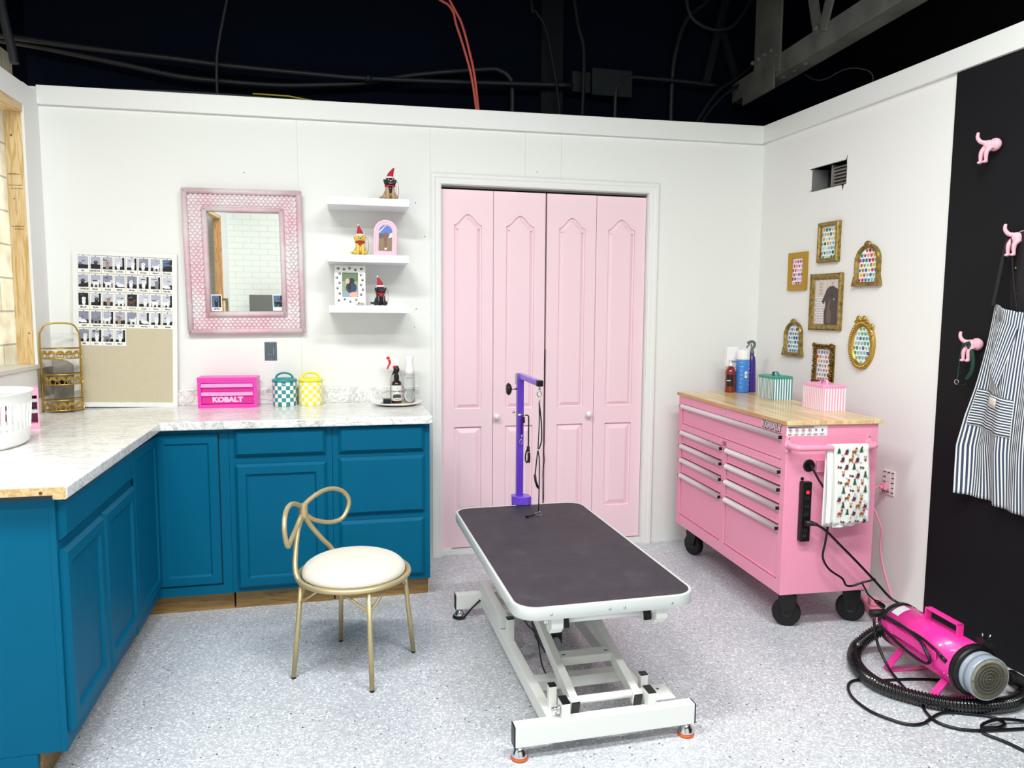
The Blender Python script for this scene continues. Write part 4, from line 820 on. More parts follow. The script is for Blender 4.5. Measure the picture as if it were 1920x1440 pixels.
for x in (-.165, .176): bar('top_rail', (x, -.57, .448), (x, .5, .448), .036, .024, caps=False)
def post(x, y, z0, z1, w, d):
    g = G(); g.box((x-w/2, y-d/2, z0), (x+w/2, y+d/2, z1)); o = g.build('stop_post', TWHITE, t, bevel=.0015); g = G(); g.box((x-w/2+.0005, y-d/2+.0005, z1), (x+w/2-.0005, y+d/2-.0005, z1+.004)); g.build('end_cap', BLK, o)
post(-.162, -.50, .11, .188, .026, .026); post(.164, -.497, .11, .188, .026, .026); post(-.178, .02, .112, .20, .03, .026)
post(-.140, -.563, .112, .166, .028, .05); post(.158, -.563, .112, .166, .028, .05)
g = G(); g.tube([(-.158, -.565, .140), (-.182, -.565, .140)], .009, 6); g.tube([(-.156, -.565, .140), (-.165, -.565, .140)], .0145, 14); g.build('bolt', CHROME, t)
g = G(); g.box((.178, -.55, .1155), (.262, -.455, .1205)); g.build('mount_plate', TWHITE, t, bevel=.001); g = G(); g.tube([(.225, -.485, .12), (.225, -.485, .1212)], .005, 10); g.build('plate_hole', BLK, t)
for x, y, fx in ((-.292, -.578, 1), (.288, -.578, 1), (-.292, .537, 1), (.292, .537, 1)):
    g = G(); g.lathe([(.010, .046), (.010, .040), (.013, .038), (.016, .034), (.026, .018), (.027, .010), (0.0, .010)], 20, c=(x, y, 0)); f = g.build('levelling_foot', CHROME, t)
    g = G(); g.lathe([(.025, 0), (.028, .002), (.028, .009), (.024, .0105)], 20, c=(x, y, 0)); g.build('foot_pad', RUST if y < 0 else BLKR, f)
# motor under the table
g = G(); g.tube([(-.055, .05, .27), (-.055, .32, .34)], .022, 16); g.tube([(-.055, -.25, .175), (-.055, .05, .27)], .016, 16); g.build('actuator_tube', M('actuator_grey', 'a7aaad', .4, .4), t)
g = G(); g.box((-.10, -.20, .15), (-.03, -.06, .225)); g.tube([(-.10, -.05, .215), (-.02, -.05, .215)], .05, 20); g.build('motor', BLK, t, bevel=.004)
g = G(); g.tube(catmull([(-.055, -.01, .25), (-.03, .05, .32), (-.01, .1, .40), (-.0, .15, .45)], 6), .004, 8); g.tube(catmull([(-.24, .2, .47), (-.22, .06, .36), (-.18, -.05, .30), (-.15, -.12, .24), (-.125, -.18, .21), (-.115, -.22, .12), (-.10, -.26, .08)], 6), .0028, 8); g.tube(catmull([(-.20, .24, .44), (-.215, .16, .38), (-.19, .14, .36), (-.15, .2, .40)], 6), .0025, 8); g.build('power_cable', BLK, t)
g = G(); g.tube(catmull([(-.20, .51, .085), (-.245, .50, .05), (-.275, .505, .015), (-.30, .505, .006), (-.322, .53, .006), (-.31, .565, .007), (-.28, .57, .03), (-.22, .56, .05)], 6), .0045, 8, flat=.7); g.build('foot_strap', BLKR, t)
g = G(); g.prism([(-.160, .5145), (-.135, .5145), (-.13, .520), (-.15, .526), (-.165, .522)], .1152, .1158, 'z'); g.build('red_sticker', M('red_sticker', 'e06a5c', .6), t)
# --- grooming arm
a = thing('leash_gallows', 'purple grooming arm post with a black knob, clamped to the far table edge', 'grooming arm', (.27, -.775, 0), .0)
g = G(); g.box((-.0155, -.0155, .53), (.0155, .0155, 1.115)); g.build('post', PURP, a, bevel=.002)
g = G(); g.prism([(-.033, .032), (-.038, -.012), (-.018, -.038), (.03, -.050), (.050, -.040), (.050, .005), (.03, .032)][::-1], TH+.0025, TH+.042); b = g.build('clamp_base', M('purple_enamel_light', '6c45cf', .3, coat=.3), a, bevel=.003)
g = G(); g.box((-.03, .021, TH-.10), (.03, .034, TH+.03)); g.build('clamp_jaw', PURP, a, bevel=.002)
E1 = Vector((-.0, .02, 1.118)); E2 = Vector((.034, -.235, 1.102))
g = G(); g.bar(E1, E2, .025, .025); ar = g.build('top_arm', M('lilac_enamel', '8f6ad8', .3, coat=.3), a, bevel=.002)
g = G(); dd = (E2-E1).normalized(); g.bar(E2-dd*.018, E2+dd*.004, .027, .027); g.build('end_cap', BLK, ar, bevel=.002)
g = G(); g.box((-.022, -.012, 1.078), (-.0165, .012, 1.128)); g.build('hinge_plate', STEEL, a)
g = G(); Tk = Matrix.Translation((-.016, 0, 1.055)) @ Matrix.Rotation(-PI/2, 4, 'Y'); g.lathe([(.004, 0), (.004, .03)], 10, Tk); k = g.build('knob_screw', STEEL, a)
g = G(); g.lathe([(.010, .026), (.022, .030), (.0265, .036), (.0265, .044), (.022, .049), (.010, .050), (0, .048)], 20, Tk); g.build('clamp_knob', BLK, k)
g = G()
for i in range(12): q = 2*PI*i/12; g.ball((-.016-.040, .026*math.cos(q), 1.055+.026*math.sin(q)), .0045, 6, 4)
g.build('knob_grip', BLK, k)
g = G(); g.lathe([(.0215, .924), (.0235, .927), (.0235, .935), (.0215, .938)], 4, Matrix.Rotation(PI/4, 4, 'Z')); g.ball((-.03, -.0, .945), (.007, .005, .006)); g.build('clip_ring', STEEL, a)
# --- tethers
STRAP = M('black_nylon', '101013', .7)
t2 = thing('grooming_tether', 'black tether loop hanging from the arm tip onto the table mat', 'tether', (.303, -1.0, 0))
g = G(); g.tube(catmull([(0, 0, 1.09), (.004, 0, 1.075), (-.004, 0, 1.068)], 4), .002, 6); g.ball((.0, 0, 1.078), (.005, .005, .006)); g.tube([(.010*math.cos(2*PI*i/12), 0, 1.055+.013*math.sin(2*PI*i/12)) for i in range(12)], .0026, 8, closed=True); g.tube([(0.002, 0, 1.042), (.0, 0, 1.005)], .0038, 8); g.build('snap_hook', STEEL, t2)
g = G(); g.tube(catmull([(0, 0, 1.006), (.001, 0, .93), (-.002, 0, .85), (-.004, 0, .80)], 6), .0024, 6); g.tube(catmull([(.001, 0, 1.006), (.010, 0, .93), (.012, -.002, .85), (.004, 0, .815), (-.004, 0, .80)], 6), .0030, 6)
g.tube(catmull([(-.004, 0, .80), (.003, 0, .76), (.004, 0, .68), (.003, 0, .60), (.002, 0, .53), (.003, .01, .512)], 6), .0026, 6); g.tube(catmull([(-.004, 0, .80), (-.011, 0, .74), (-.016, 0, .68), (-.012, 0, .655), (.0, 0, .625)], 6), .0028, 6); g.tube([(-.017, 0, .69), (-.013, 0, .66), (-.003, 0, .632)], .0055, 6)
g.tube(catmull([(.003, .01, .511), (-.015, .0, .5085), (-.035, -.012, .5070), (-.055, -.018, .5070)], 5), .0036, 6); g.build('strap', STRAP, t2)
g = G(); g.box((-.063, -.024, .5022), (-.047, -.012, .512)); g.build('buckle', BLK, t2, bevel=.002)
g = G(); g.lathe([(.0045, .795), (.0045, .806)], 8, c=(-.004, 0, 0)); g.tube([(.006+.009*math.cos(2*PI*i/12), -.004, .512+.009*math.sin(2*PI*i/12)) for i in range(12)], .0014, 6, closed=True); g.tube([(-.010+.006*math.cos(2*PI*i/12), -.004, .510+.005*math.sin(2*PI*i/12)) for i in range(12)], .0014, 6, closed=True); g.build('ring', STEEL, t2)
t3 = thing('hanging_lead', 'short black lead with a snap hook hanging flat against the purple post', 'lead', (.27, -.80, 0))
g = G(); g.tube(catmull([(.004, .0, .925), (.003, -.002, .88), (.004, -.002, .84)], 5), .0042, 6, flat=.5); g.tube([(.0135, -.0, .925), (.015, -.002, .895)], .004, 6); g.build('strap', STRAP, t3)
g = G(); g.tube([(.004, -.003, .842), (.002, -.003, .822)], .0032, 8); g.tube([(-.0+.0065*math.cos(2*PI*i/12), -.003, .806+.011*math.sin(2*PI*i/12)) for i in range(12)], .0018, 6, closed=True); g.build('snap_hook', CHROME, t3)
t4 = thing('coiled_lead', 'black lead bundled with a tan rubber band, hanging right of the purple post', 'lead', (.303, -.80, 0))
g = G(); g.tube(catmull([(-.014, 0, .932), (.0, 0, .930), (.004, 0, .915), (.004, 0, .87), (.004, 0, .80), (.003, 0, .775)], 6), .0033, 7)
for s in (-.010, .006): g.tube(catmull([(.003, 0, .775), (.003+s, 0, .755), (.003+s*1.3, 0, .72), (.003+s*.6, -.004, .705), (.003, -.004, .73), (.002, 0, .77)], 6), .0035, 7)
g.tube([(.003, 0, .782), (.003, 0, .752)], .0075, 8); g.build('strap', STRAP, t4); g = G(); g.tube([(.003, 0, .753), (.003, 0, .757)], .0085, 10); g.build('rubber_band', M('tan_rubber', 'c8a67a', .6), t4)
t5 = thing('slack_cord', 'thin black cord hanging in the gap between the closet doors', 'cord', (.617, .022, 0)); g = G(); g.tube(catmull([(0, 0, 1.2), (0, 0, .9), (-.001, -.004, .66), (-.006, -.008, .60), (.0, -.008, .54), (-.008, -.008, .47), (-.006, -.008, .40), (-.002, -.008, .3)], 6), .0022, 6); g.build('cord', BLK, t5)
# ================================================================ pink rolling tool cabinet
t = thing('tool_cabinet', 'pink nine drawer rolling tool cabinet with a butcher block top', 'tool cabinet', CO, CY)
CW, CL, CB, CTp = .450, 1.178, .176, .936
g = G(); x0, x1, y0, y1 = .008, CW, .008, CL-.008
g.box((x0+.02, y0, CB), (x1, y0+.01, CTp)); g.box((x0+.02, y1-.01, CB), (x1, y1, CTp)); g.box((x1-.01, y0+.01, CB), (x1, y1-.01, CTp)); g.box((x0+.02, y0+.01, CB), (x1-.01, y1-.01, CB+.01)); g.box((x0+.02, y0+.01, CTp-.01), (x1-.01, y1-.01, CTp))
# front frame
def fr(ya, za, yb, zb): g.box((x0, ya, za), (x0+.02, yb, zb))
fr(y0, CB, .046, CTp); fr(1.128, CB, y1, CTp); fr(.046, CB, 1.128, .236); fr(.046, .892, 1.128, CTp); fr(.560, .236, .608, .768); fr(.046, .7385, 1.128, .776)
g.build('body', CARTP, t, bevel=.0012)
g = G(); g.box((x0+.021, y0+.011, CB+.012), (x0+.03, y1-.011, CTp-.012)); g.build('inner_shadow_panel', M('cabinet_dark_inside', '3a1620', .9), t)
FM = Matrix.Rotation(-PI/2, 4, 'Z')    # local front frame: u = -y (right), depth v -> x
def drawer(ya, yb, z0, z1):
    g = G(); g.box((x0+.006, ya+.003, z0+.003), (x0+.0205, yb-.003, z1-.003)); g.prism([(x0+.006, z0+.003), (x0+.001, z0+.003), (x0+.001, z0+.010), (x0+.006, z0+.018)][::-1], 0, 1, 'y') if 0 else None
    g.box((x0+.001, ya+.006, z0+.003), (x0+.006, yb-.006, z0+.012)); d = g.build('drawer', CARTP, t, bevel=.001)
    zt = z1-.002; g = G(); R = [(x0+.006, zt), (x0-.004, zt-.001), (x0-.013, zt-.007), (x0-.016, zt-.015), (x0-.012, zt-.023), (x0-.002, zt-.026), (x0+.006, zt-.026)]
    n = len(R); vs = [(x, ya+.002, z) for x, z in R]+[(x, yb-.002, z) for x, z in R]; g.add(vs, [(i, i+1, n+i+1, n+i) for i in range(n-1)]+[tuple(range(n)), tuple(range(n, 2*n))[::-1]], 0, [True]*(n-1)+[False, False]); g.build('pull', ALU, d)
    g = G(); g.box((x0-.0165, ya-.001, zt-.020), (x0+.004, ya+.002, zt-.004)); g.box((x0-.0165, yb-.002, zt-.020), (x0+.004, yb+.001, zt-.004)); g.build('pull_cap', BLK, d, bevel=.001)
drawer(.046, 1.128, .776, .892)
for ya, yb in ((.608, 1.128), (.046, .560)):
    for za, zb in ((.660, .737), (.578, .657), (.486, .575), (.238, .483)): drawer(ya, yb, za, zb)
g = G(); g.prism([(0, -.004), (.464, -.004), (.464, 1.185), (0, 1.185)], .937, .9555); g.build('wood_top', BUTCH, t, bevel=.0015)
text('badge', 'KOBALT', .044, M('badge_silver', 'd8d8da', .35, .3), t, Matrix.Translation((x0-.0010, .134, .915)) @ FM @ FACE, .0008, .0006, sx=1.0)
text('badge_shadow', 'KOBALT', .044, BLK, t, Matrix.Translation((x0-.0002, .1325, .9135)) @ FM @ FACE, .0006, .0030, sx=1.0)
g = G(); g.lathe([(.0125, 0), (.0125, .002), (.010, .003), (0, .0032)], 20, Matrix.Translation((x0, .592, .914)) @ Matrix.Rotation(-PI/2, 4, 'Y')); lk = g.build('lock', CHROME, t); g = G(); g.box((x0-.0037, .591, .908), (x0-.0031, .593, .920)); g.build('keyhole', BLK, lk)
# side: warning label, handle, grommet, hook, strip
Y0 = .008
g = G(); g.box((.006, Y0-.0008, .888), (.2, Y0-.0001, .934)); lb = g.build('warning_label', M('label_white', 'eceaec', .5), t)
g = G()
for i in range(6):
    cx = .024+i*.0305
    if i < 4: g.tube([(cx+.0078*math.cos(2*PI*k/16), Y0-.001, .913+.0078*math.sin(2*PI*k/16)) for k in range(16)], .0009, 5, closed=True, m=1)
    else: g.tube([(cx, Y0-.001, .920), (cx+.007, Y0-.001, .913), (cx, Y0-.001, .906), (cx-.007, Y0-.001, .913)], .0005, 5, closed=True, m=0)
    g.box((cx-.003, Y0-.0014, .9105), (cx+.0025, Y0-.001, .9165), 0)
    if i < 4: g.bar((cx-.005, Y0-.0012, .918), (cx+.005, Y0-.0012, .908), .0012, .0005, 1)
    for k in range(3): g.box((cx-.011, Y0-.0012, .897-k*.0028), (cx+.010-k*.003, Y0-.0009, .8982-k*.0028), 0)
g.box((.012, Y0-.0012, .926), (.135, Y0-.0009, .929)); g.box((.012, Y0-.0012, .9225), (.15, Y0-.0009, .9238)); g.build('label_print', [M('label_black', '2a2228', .6), M('label_red', 'b8233a', .6)], lb)
def hb(x):
    g = G(); T = Matrix.Translation((x, Y0, .852)) @ Matrix.Rotation(PI/2, 4, 'X'); g.prism([(a*1, b) for a, b in rrect(-.014, -.037, .014, .037, .0135, 6)], 0, .003, 'z') if 0 else None
    q = G(T); q.prism(rrect(-.015, -.037, .015, .037, .0145, 6), .0, .003, 'z'); q.lathe([(.019, .003), (.019, .006), (.014, .008)], 18)
    g.v += q.v; g.f += q.f; g.mi += q.mi; g.sm += q.sm; return g
hd = thing('side_handle', 'x', 'x'); D.objects.remove(hd)
g = G(); g.tube(catmull([(.016, Y0-.004, .850), (.016, Y0-.030, .850), (.024, Y0-.054, .849), (.048, Y0-.064, .847), (.2, Y0-.066, .846), (.36, Y0-.064, .847), (.396, Y0-.054, .849), (.405, Y0-.030, .850), (.405, Y0-.004, .850)], 6), .0135, 14); hnd = g.build('push_handle', CARTP, t)
for x in (.016, .405):
    b = hb(x).build('handle_mount', CARTP, hnd); g = G()
    for z in (.880, .824): g.ball((x, Y0-.0035, z), (.005, .003, .005), 10, 6)
    g.build('bolt', CHROME, b)
g = G(); Tg = Matrix.Translation((.119, Y0, .757)) @ Matrix.Rotation(PI/2, 4, 'X'); g.lathe([(.026, 0), (.028, .003), (.025, .007), (.020, .006), (0, .005)], 28, Tg); g.build('cord_grommet', BLK, t)
g = G(); g.box((.149, Y0-.014, .728), (.186, Y0-.0005, .775)); g.prism([(Y0-.014, .775), (Y0-.014, .781), (Y0-.003, .784), (Y0-.0005, .775)], .149, .186, 'x'); g.build('magnet_hook', CARTP, t, bevel=.002)
g = G(); g.box((.077, Y0-.030, .424), (.122, Y0-.0005, .690)); st = g.build('power_strip', BLK, t, bevel=.004)
g = G(); g.tube([(.089, Y0-.006, .700), (.089, Y0-.001, .700)], .007, 12); g.build('hanging_tab', BLK, st)
g = G(); g.box((.095, Y0-.0325, .638), (.108, Y0-.0298, .652)); g.build('rocker_switch', M('red_switch', 'a5101a', .4, emit=('ff3030', 1.2)), st)
g = G()
for i in range(5):
    z = .62-i*.036; g.box((.086, Y0-.0306, z-.012), (.113, Y0-.0299, z+.012), 0); g.box((.093, Y0-.0309, z-.005), (.0945, Y0-.0304, z+.004), 1); g.box((.104, Y0-.0309, z-.005), (.1055, Y0-.0304, z+.004), 1)
g.box((.088, Y0-.0309, .445), (.091, Y0-.0302, .457), 1); g.box((.097, Y0-.0309, .445), (.1, Y0-.0302, .457), 1); g.build('sockets', [M('socket_black', '17171a', .3), M('socket_slot', '4a4a50', .5)], st)
# casters
def caster(x, y, ang):
    c = D.objects.new('caster', None); COL.objects.link(c); c.parent = t; c.location = (x, y, 0); c.rotation_euler.z = ang
    g = G(); T = Matrix.Translation((0, 0, .0625)) @ Matrix.Rotation(PI/2, 4, 'Y')
    g.lathe([(.050, -.018), (.060, -.017), (.0625, -.010), (.0625, .010), (.060, .017), (.050, .018)], 36, T); g.build('tyre', BLKR, c)
    g = G(); g.lathe([(.012, -.020), (.030, -.016), (.046, -.013), (.050, -.018), (.050, .018), (.046, .013), (.030, .016), (.012, .020)], 30, T)
    g.build('wheel', M('caster_hub', '1b1c20', .3, coat=.3), c)
    g = G(); g.prism([(-.022, .055), (.022, .055), (.036, .125), (.036, .150), (-.040, .150), (-.040, .125)], -.028, -.0235, 'x'); g.prism([(-.022, .055), (.022, .055), (.036, .125), (.036, .150), (-.040, .150), (-.040, .125)], .0235, .028, 'x'); g.box((-.028, -.040, .145), (.028, .036, .152)); g.lathe([(.03, .152), (.03, .160), (.018, .163)], 20); g.box((-.045, -.05, .163), (.045, .05, .1755)); g.tube([(-.032, 0, .0625), (.032, 0, .0625)], .007, 8); g.build('fork', BLK, c, bevel=.001)
caster(.094, .092, 1.12); caster(.418, .092, 1.0); caster(.088, 1.085, .35); caster(.378, 1.085, .5)

# --- dish towel over the handle
MC = Matrix.Translation(CO) @ Matrix.Rotation(CY, 4, 'Z')
tw = thing('dish_towel', 'white christmas dog print tea towel hanging on the pink cabinet handle', 'towel'); tw.matrix_world = MC
def towelpath(s, yo): # s: distance from the front hem
    r = .0155; zc = .846; yc = Y0-.066; Lf = .335
    if s < Lf: return (yc-r-yo-.006*math.sin(s*12), zc-Lf+s)
    if s < Lf+PI*r: a = (s-Lf)/r; return (yc-(r+yo)*math.cos(a), zc+(r+yo)*math.sin(a))
    d = s-Lf-PI*r; return (yc+r+yo*.3, zc-d)
def towel(xa, xb, s0, s1, shear, yo, n=30, k=16):
    vs = []; 
    for j in range(n+1):
        s = s0+(s1-s0)*j/n; y, z = towelpath(s, yo)
        for i in range(k+1):
            u = i/k; low = max(0, .846-z); x = xa+(xb-xa)*u+shear*low; vs.append((x, y+.004*math.sin(u*9+1)*low*6*.5, z+(.006*(u-.5) if j == 0 else 0)))
    return vs, [(j*(k+1)+i, j*(k+1)+i+1, (j+1)*(k+1)+i+1, (j+1)*(k+1)+i) for j in range(n) for i in range(k)]
TOW = M('towel_white', 'eceee9', .95, bump=(300, .5), sheen=.2)
g = G(); v_, f_ = towel(.186, .351, 0, .335+PI*.0155+.02, .035, .0008); g.add(v_, f_, 0, True); o = g.build('front_fold', TOW, tw); d_ = o.modifiers.new('s', 'SOLIDIFY'); d_.thickness = .002
g = G(); v_, f_ = towel(.163, .320, .335+PI*.0155*.35, .335+PI*.0155+.352, -.0, .0003); g.add(v_, f_, 0, True); o = g.build('back_fold', TOW, tw); d_ = o.modifiers.new('s', 'SOLIDIFY'); d_.thickness = .0015
g = G(); v_, f_ = towel(.160, .200, 0.0, .335, .02, -.010); g.add(v_, f_, 0, True); o = g.build('side_fold', TOW, tw); d_ = o.modifiers.new('s', 'SOLIDIFY'); d_.thickness = .002
g = G(); v_, f_ = towel(.185, .275, -.012, .02, .035, -.004); g.add(v_, f_, 0, True); g.build('under_layer', TOW, tw)
mots = [M('print_red', '9a1f2b', .9), M('print_green', '1f5a34', .9), M('print_brown', '8c5a35', .9), M('print_tan', 'c69a6a', .9), M('print_grey', 'b9c2c8', .9), M('print_charcoal', '3a3338', .9)]
def blob(g, x, z, rx, rz, m, k=0, n=8, a=0):
    yc = towelpath(z-.511, .0008)[0]-.0032-k*.0004
    g.prism([(x+rx*math.cos(2*PI*i/n+a), z+rz*math.sin(2*PI*i/n+a)) for i in range(n)], yc-.0003, yc, 'y', m)
g = G(); random.seed(11); S_ = 1.12
def motif(x, z, k):
    B = lambda dx, dz, rx, rz, m, q=0, n=8, a=0: blob(g, x+dx*S_, z+dz*S_, rx*S_, rz*S_, m, q, n, a)
    if k == 0: B(0, 0, .010, .006, 2); B(.008, .008, .006, .006, 3, 1); B(.008, .014, .005, .004, 0, 2); [B(q, -.008, .0018, .005, 2, 1) for q in (-.007, .006)]
    elif k == 1: B(0, 0, .009, .006, 1, 0, 3, PI/2); B(0, .006, .007, .006, 1, 1, 3, PI/2); B(0, -.005, .011, .006, 1, 0, 3, PI/2); B(0, .012, .004, .004, 0, 1)
    elif k == 2: B(-.005, 0, .006, .007, 0, 0, 3); B(.005, -.002, .007, .005, 1, 0, 4)
    elif k == 3: B(0, 0, .007, .009, 5); B(.003, .008, .006, .005, 4, 1); B(-.003, -.007, .009, .004, 0, 1)
    elif k == 4: B(0, 0, .006, .007, 3); B(0, -.004, .005, .004, 0, 1); B(-.004, .010, .0015, .004, 5); B(.004, .010, .0015, .004, 5)
    else: B(0, 0, .0035, .0035, 4, 0, 6); B(.001, 0, .006, .0012, 4, 1, 4)
for r in range(10):
    z = .832-r*.034
    for c_ in range(4):
        low = max(0, .846-z); xa, xb = .186+.035*low, .351+.035*low; x = xa+.021+(xb-xa-.042)*((c_+(.5 if r % 2 else 0))/3.5)+random.uniform(-.003, .003)
        motif(x, z+random.uniform(-.004, .004), (r*3+c_*2+random.randint(0, 1)) % 5)
        if random.random() < .5: motif(min(x+.016, xb-.01), z-.015, 5)
g.build('dog_print', mots, tw)
# --- cords
def world(pts, M_=None): return [tuple((M_ or Matrix()) @ Vector(p)) for p in pts]
c1 = thing('extension_cord', 'black cord hanging from the cabinet grommet behind the towel', 'cord'); c1.matrix_world = MC
g = G(); g.tube(catmull([(.119, Y0+.004, .757), (.119, -.012, .757), (.144, -.030, .703), (.192, -.030, .630), (.200, -.02, .559), (.206, -.020, .487), (.192, -.030, .421), (.180, -.035, .356), (.214, -.035, .299), (.279, -.035, .254), (.300, -.035, .222), (.330, -.035, .216), (.37, -.045, .232), (.425, -.06, .25)], 8), .0048, 10); g.tube(catmull([(.37, -.047, .232), (.385, -.05, .205), (.40, -.05, .18), (.424, -.05, .159), (.445, -.05, .142)], 6), .004, 8); g.build('cord', BLK, c1)
g = G(); g.tube([(.440, -.05, .146), (.452, -.05, .138), (.474, -.05, .122), (.482, -.05, .116)], [.007, .011, .0125, .011], 10); g.build('connector', BLK, c1)
# ================================================================ containers on the cabinet top
ZC = .9555
def ck(x, y): return CK(x, y, ZC+.0005)
t = thing('pump_bottle', 'amber pump bottle with a white nozzle on the wooden cabinet top', 'bottle', ck(.305, 1.130), .3)
g = G(); g.lathe([(.028, 0), (.0305, .003), (.0305, .115), (.028, .130), (.018, .145), (.012, .150), (.012, .156)], 28); g.build('bottle', M('amber_glass', '7a1d08', .1, coat=.8, var=(3, '8a2a0c', .3, .7)), t)
g = G(); vs = []; 
for z in (.035, .105):
    for j in range(12): a = -PI*.98+j*.12; vs.append((.0309*math.cos(a), .0309*math.sin(a), z))
g.add(vs, [(j, j+1, 13+j, 12+j) for j in range(11)], 0, True); vs = []
for z in (.028, .115):
    for j in range(7): a = -.25+j*.12; vs.append((.0309*math.cos(a), .0309*math.sin(a), z))
g.add(vs, [(j, j+1, 8+j, 7+j) for j in range(6)], 0, True); g.build('label', M('black_label', '17181a', .5), t)
g = G(); 
for j in range(4): a = -PI*.9+j*.13; g.box((-.006, -.0316, .068), (.004, -.0311, .072), T=Matrix.Rotation(a+PI/2, 4, 'Z'))
g.build('label_print', WOODP, t)
g = G(); g.lathe([(.013, .152), (.013, .166), (.006, .168), (.005, .185), (.008, .186), (.008, .194), (0, .195)], 16); g.tube([(0, 0, .190), (.03, -.0, .188), (.034, 0, .183)], .0045, 8); g.build('pump', M('pump_white', 'f0f0f0', .35), t)
t = thing('spray_bottle', 'clear bottle with a big white nozzle, behind the amber pump bottle', 'bottle', ck(.334, 1.167), 0)
g = G(); g.lathe([(.017, 0), (.0185, .004), (.0185, .14), (.015, .15)], 24); g.build('bottle', GLASSY, t); g = G(); g.prism(rrect(-.045, .142, .03, .265, .012, 5), -.016, .016, 'y'); g.build('head', M('head_white2', 'f0f1f2', .35), t, bevel=.004)
t = thing('mist_bottle', 'blue continuous mist bottle with a white head on the wooden top', 'bottle', ck(.372, 1.112), 0)
g = G(); g.lathe([(.036, 0), (.038, .004), (.038, .185), (.037, .192)], 32); g.build('bottle', M('blue_bottle', '3f86dc', .25, coat=.5), t)
g = G(); g.lathe([(.0375, .192), (.038, .20), (.037, .235), (.0355, .248), (0, .252)], 32); g.build('head', M('head_white3', 'f1f2f4', .35), t)
g = G(); g.box((-.008, -.0394, .088), (.007, -.0375, .125), 0); g.box((-.004, -.0398, .098), (.003, -.0392, .112), 1)
for k in range(14): a = (-.75 if k % 2 else .7); z = .02+k*.012; q = G(Matrix.Rotation(a, 4, 'Z')); q.box((-.006, -.0389, z), (.003+.004*(k % 3), -.0377, z+.0018), 0); o = len(g.v); g.v += q.v; g.f += [[o+j for j in f] for f in q.f]; g.mi += q.mi; g.sm += q.sm
g.build('print', [M('white_print', 'eaf1fa', .5), M('grey_print2', '7d7a70', .5)], t)
t = thing('spray_bottle', 'dark purple spray bottle with a grey trigger, behind the blue bottle', 'bottle', ck(.437, 1.132), 0)
g = G(); g.lathe([(.028, 0), (.030, .004), (.028, .06), (.0235, .17), (.020, .205), (.013, .215), (.013, .225)], 28); g.build('bottle', M('deep_purple', '3a1f86', .3, coat=.5), t)
g = G(); g.lathe([(.014, .220), (.0135, .24), (.009, .245), (.009, .258)], 16); g.tube(catmull([(.004, 0, .255), (.014, 0, .27), (.016, 0, .285), (.006, 0, .296), (-.012, 0, .296), (-.030, 0, .289)], 5), .008, 10); g.tube(catmull([(-.016, 0, .288), (-.024, 0, .275), (-.036, 0, .262)], 4), .005, 8); g.tube([(-.004, 0, .285), (-.006, 0, .262)], .004, 8); g.build('trigger_head', M('trigger_grey', '6c7074', .45), t)
def tin(xa, ya, xb, yb, h, label, col, lidc, nm):
    t = thing('striped_tin', label, 'tin', ck((xa+xb)/2, (ya+yb)/2), CY); w, d = (xb-xa)/2, (yb-ya)/2; c1 = M(nm, col, .4, coat=.2); c2 = M('tin_white', 'eff0f2', .4, coat=.2); cl = M(nm+'_lid', lidc, .4, coat=.2)
    g = G(); P = []; sw = .0074
    def side(a, b):
        L_ = math.dist(a, b); n = max(2, round(L_/sw)); 
        for i in range(n): P.append(((a[0]+(b[0]-a[0])*i/n, a[1]+(b[1]-a[1])*i/n)))
    c = [(-w, -d), (w, -d), (w, d), (-w, d)]
    for i in range(4): side(c[i], c[(i+1) % 4])
    n = len(P); vs = [(x, y, 0) for x, y in P]+[(x, y, h) for x, y in P]; g.add(vs, [(i, (i+1) % n, n+(i+1) % n, n+i) for i in range(n)]+[tuple(range(n))[::-1], tuple(range(n, 2*n))], [i % 2 for i in range(n)]+[1, 1]); g.build('body', [c1, c2], t)
    g = G(); g.rings([[(x, y, z) for x, y in rrect(-w-i, -d-i, w+i, d+i, .006, 4)] for i, z in ((.002, h-.012), (.0025, h-.001), (.0015, h+.001), (-.004, h+.0025), (-.006, h+.001))], 0, True, True); ld = g.build('lid', cl, t)
    g = G(); hp = catmull([(0, -.028, h+.001), (0, -.022, h+.016), (0, 0, h+.023), (0, .022, h+.016), (0, .028, h+.001)], 6); vs = []
    for p in hp: vs += [(p.x-.008, p.y, p.z), (p.x+.008, p.y, p.z)]
    g.add(vs, [(2*i, 2*i+1, 2*i+3, 2*i+2) for i in range(len(hp)-1)], 0, True); o = g.build('handle', cl, ld); o.modifiers.new('s', 'SOLIDIFY').thickness = .0015
tin(.350, .728, .462, .885, .124, 'teal striped rectangular tin with a teal lid on the wooden top', '2f8a92', '2f9485', 'tin_teal')
tin(.345, .268, .462, .438, .124, 'pink striped rectangular tin with a pink lid near the wooden top corner', 'eeaad0', 'efa5cc', 'tin_pink')

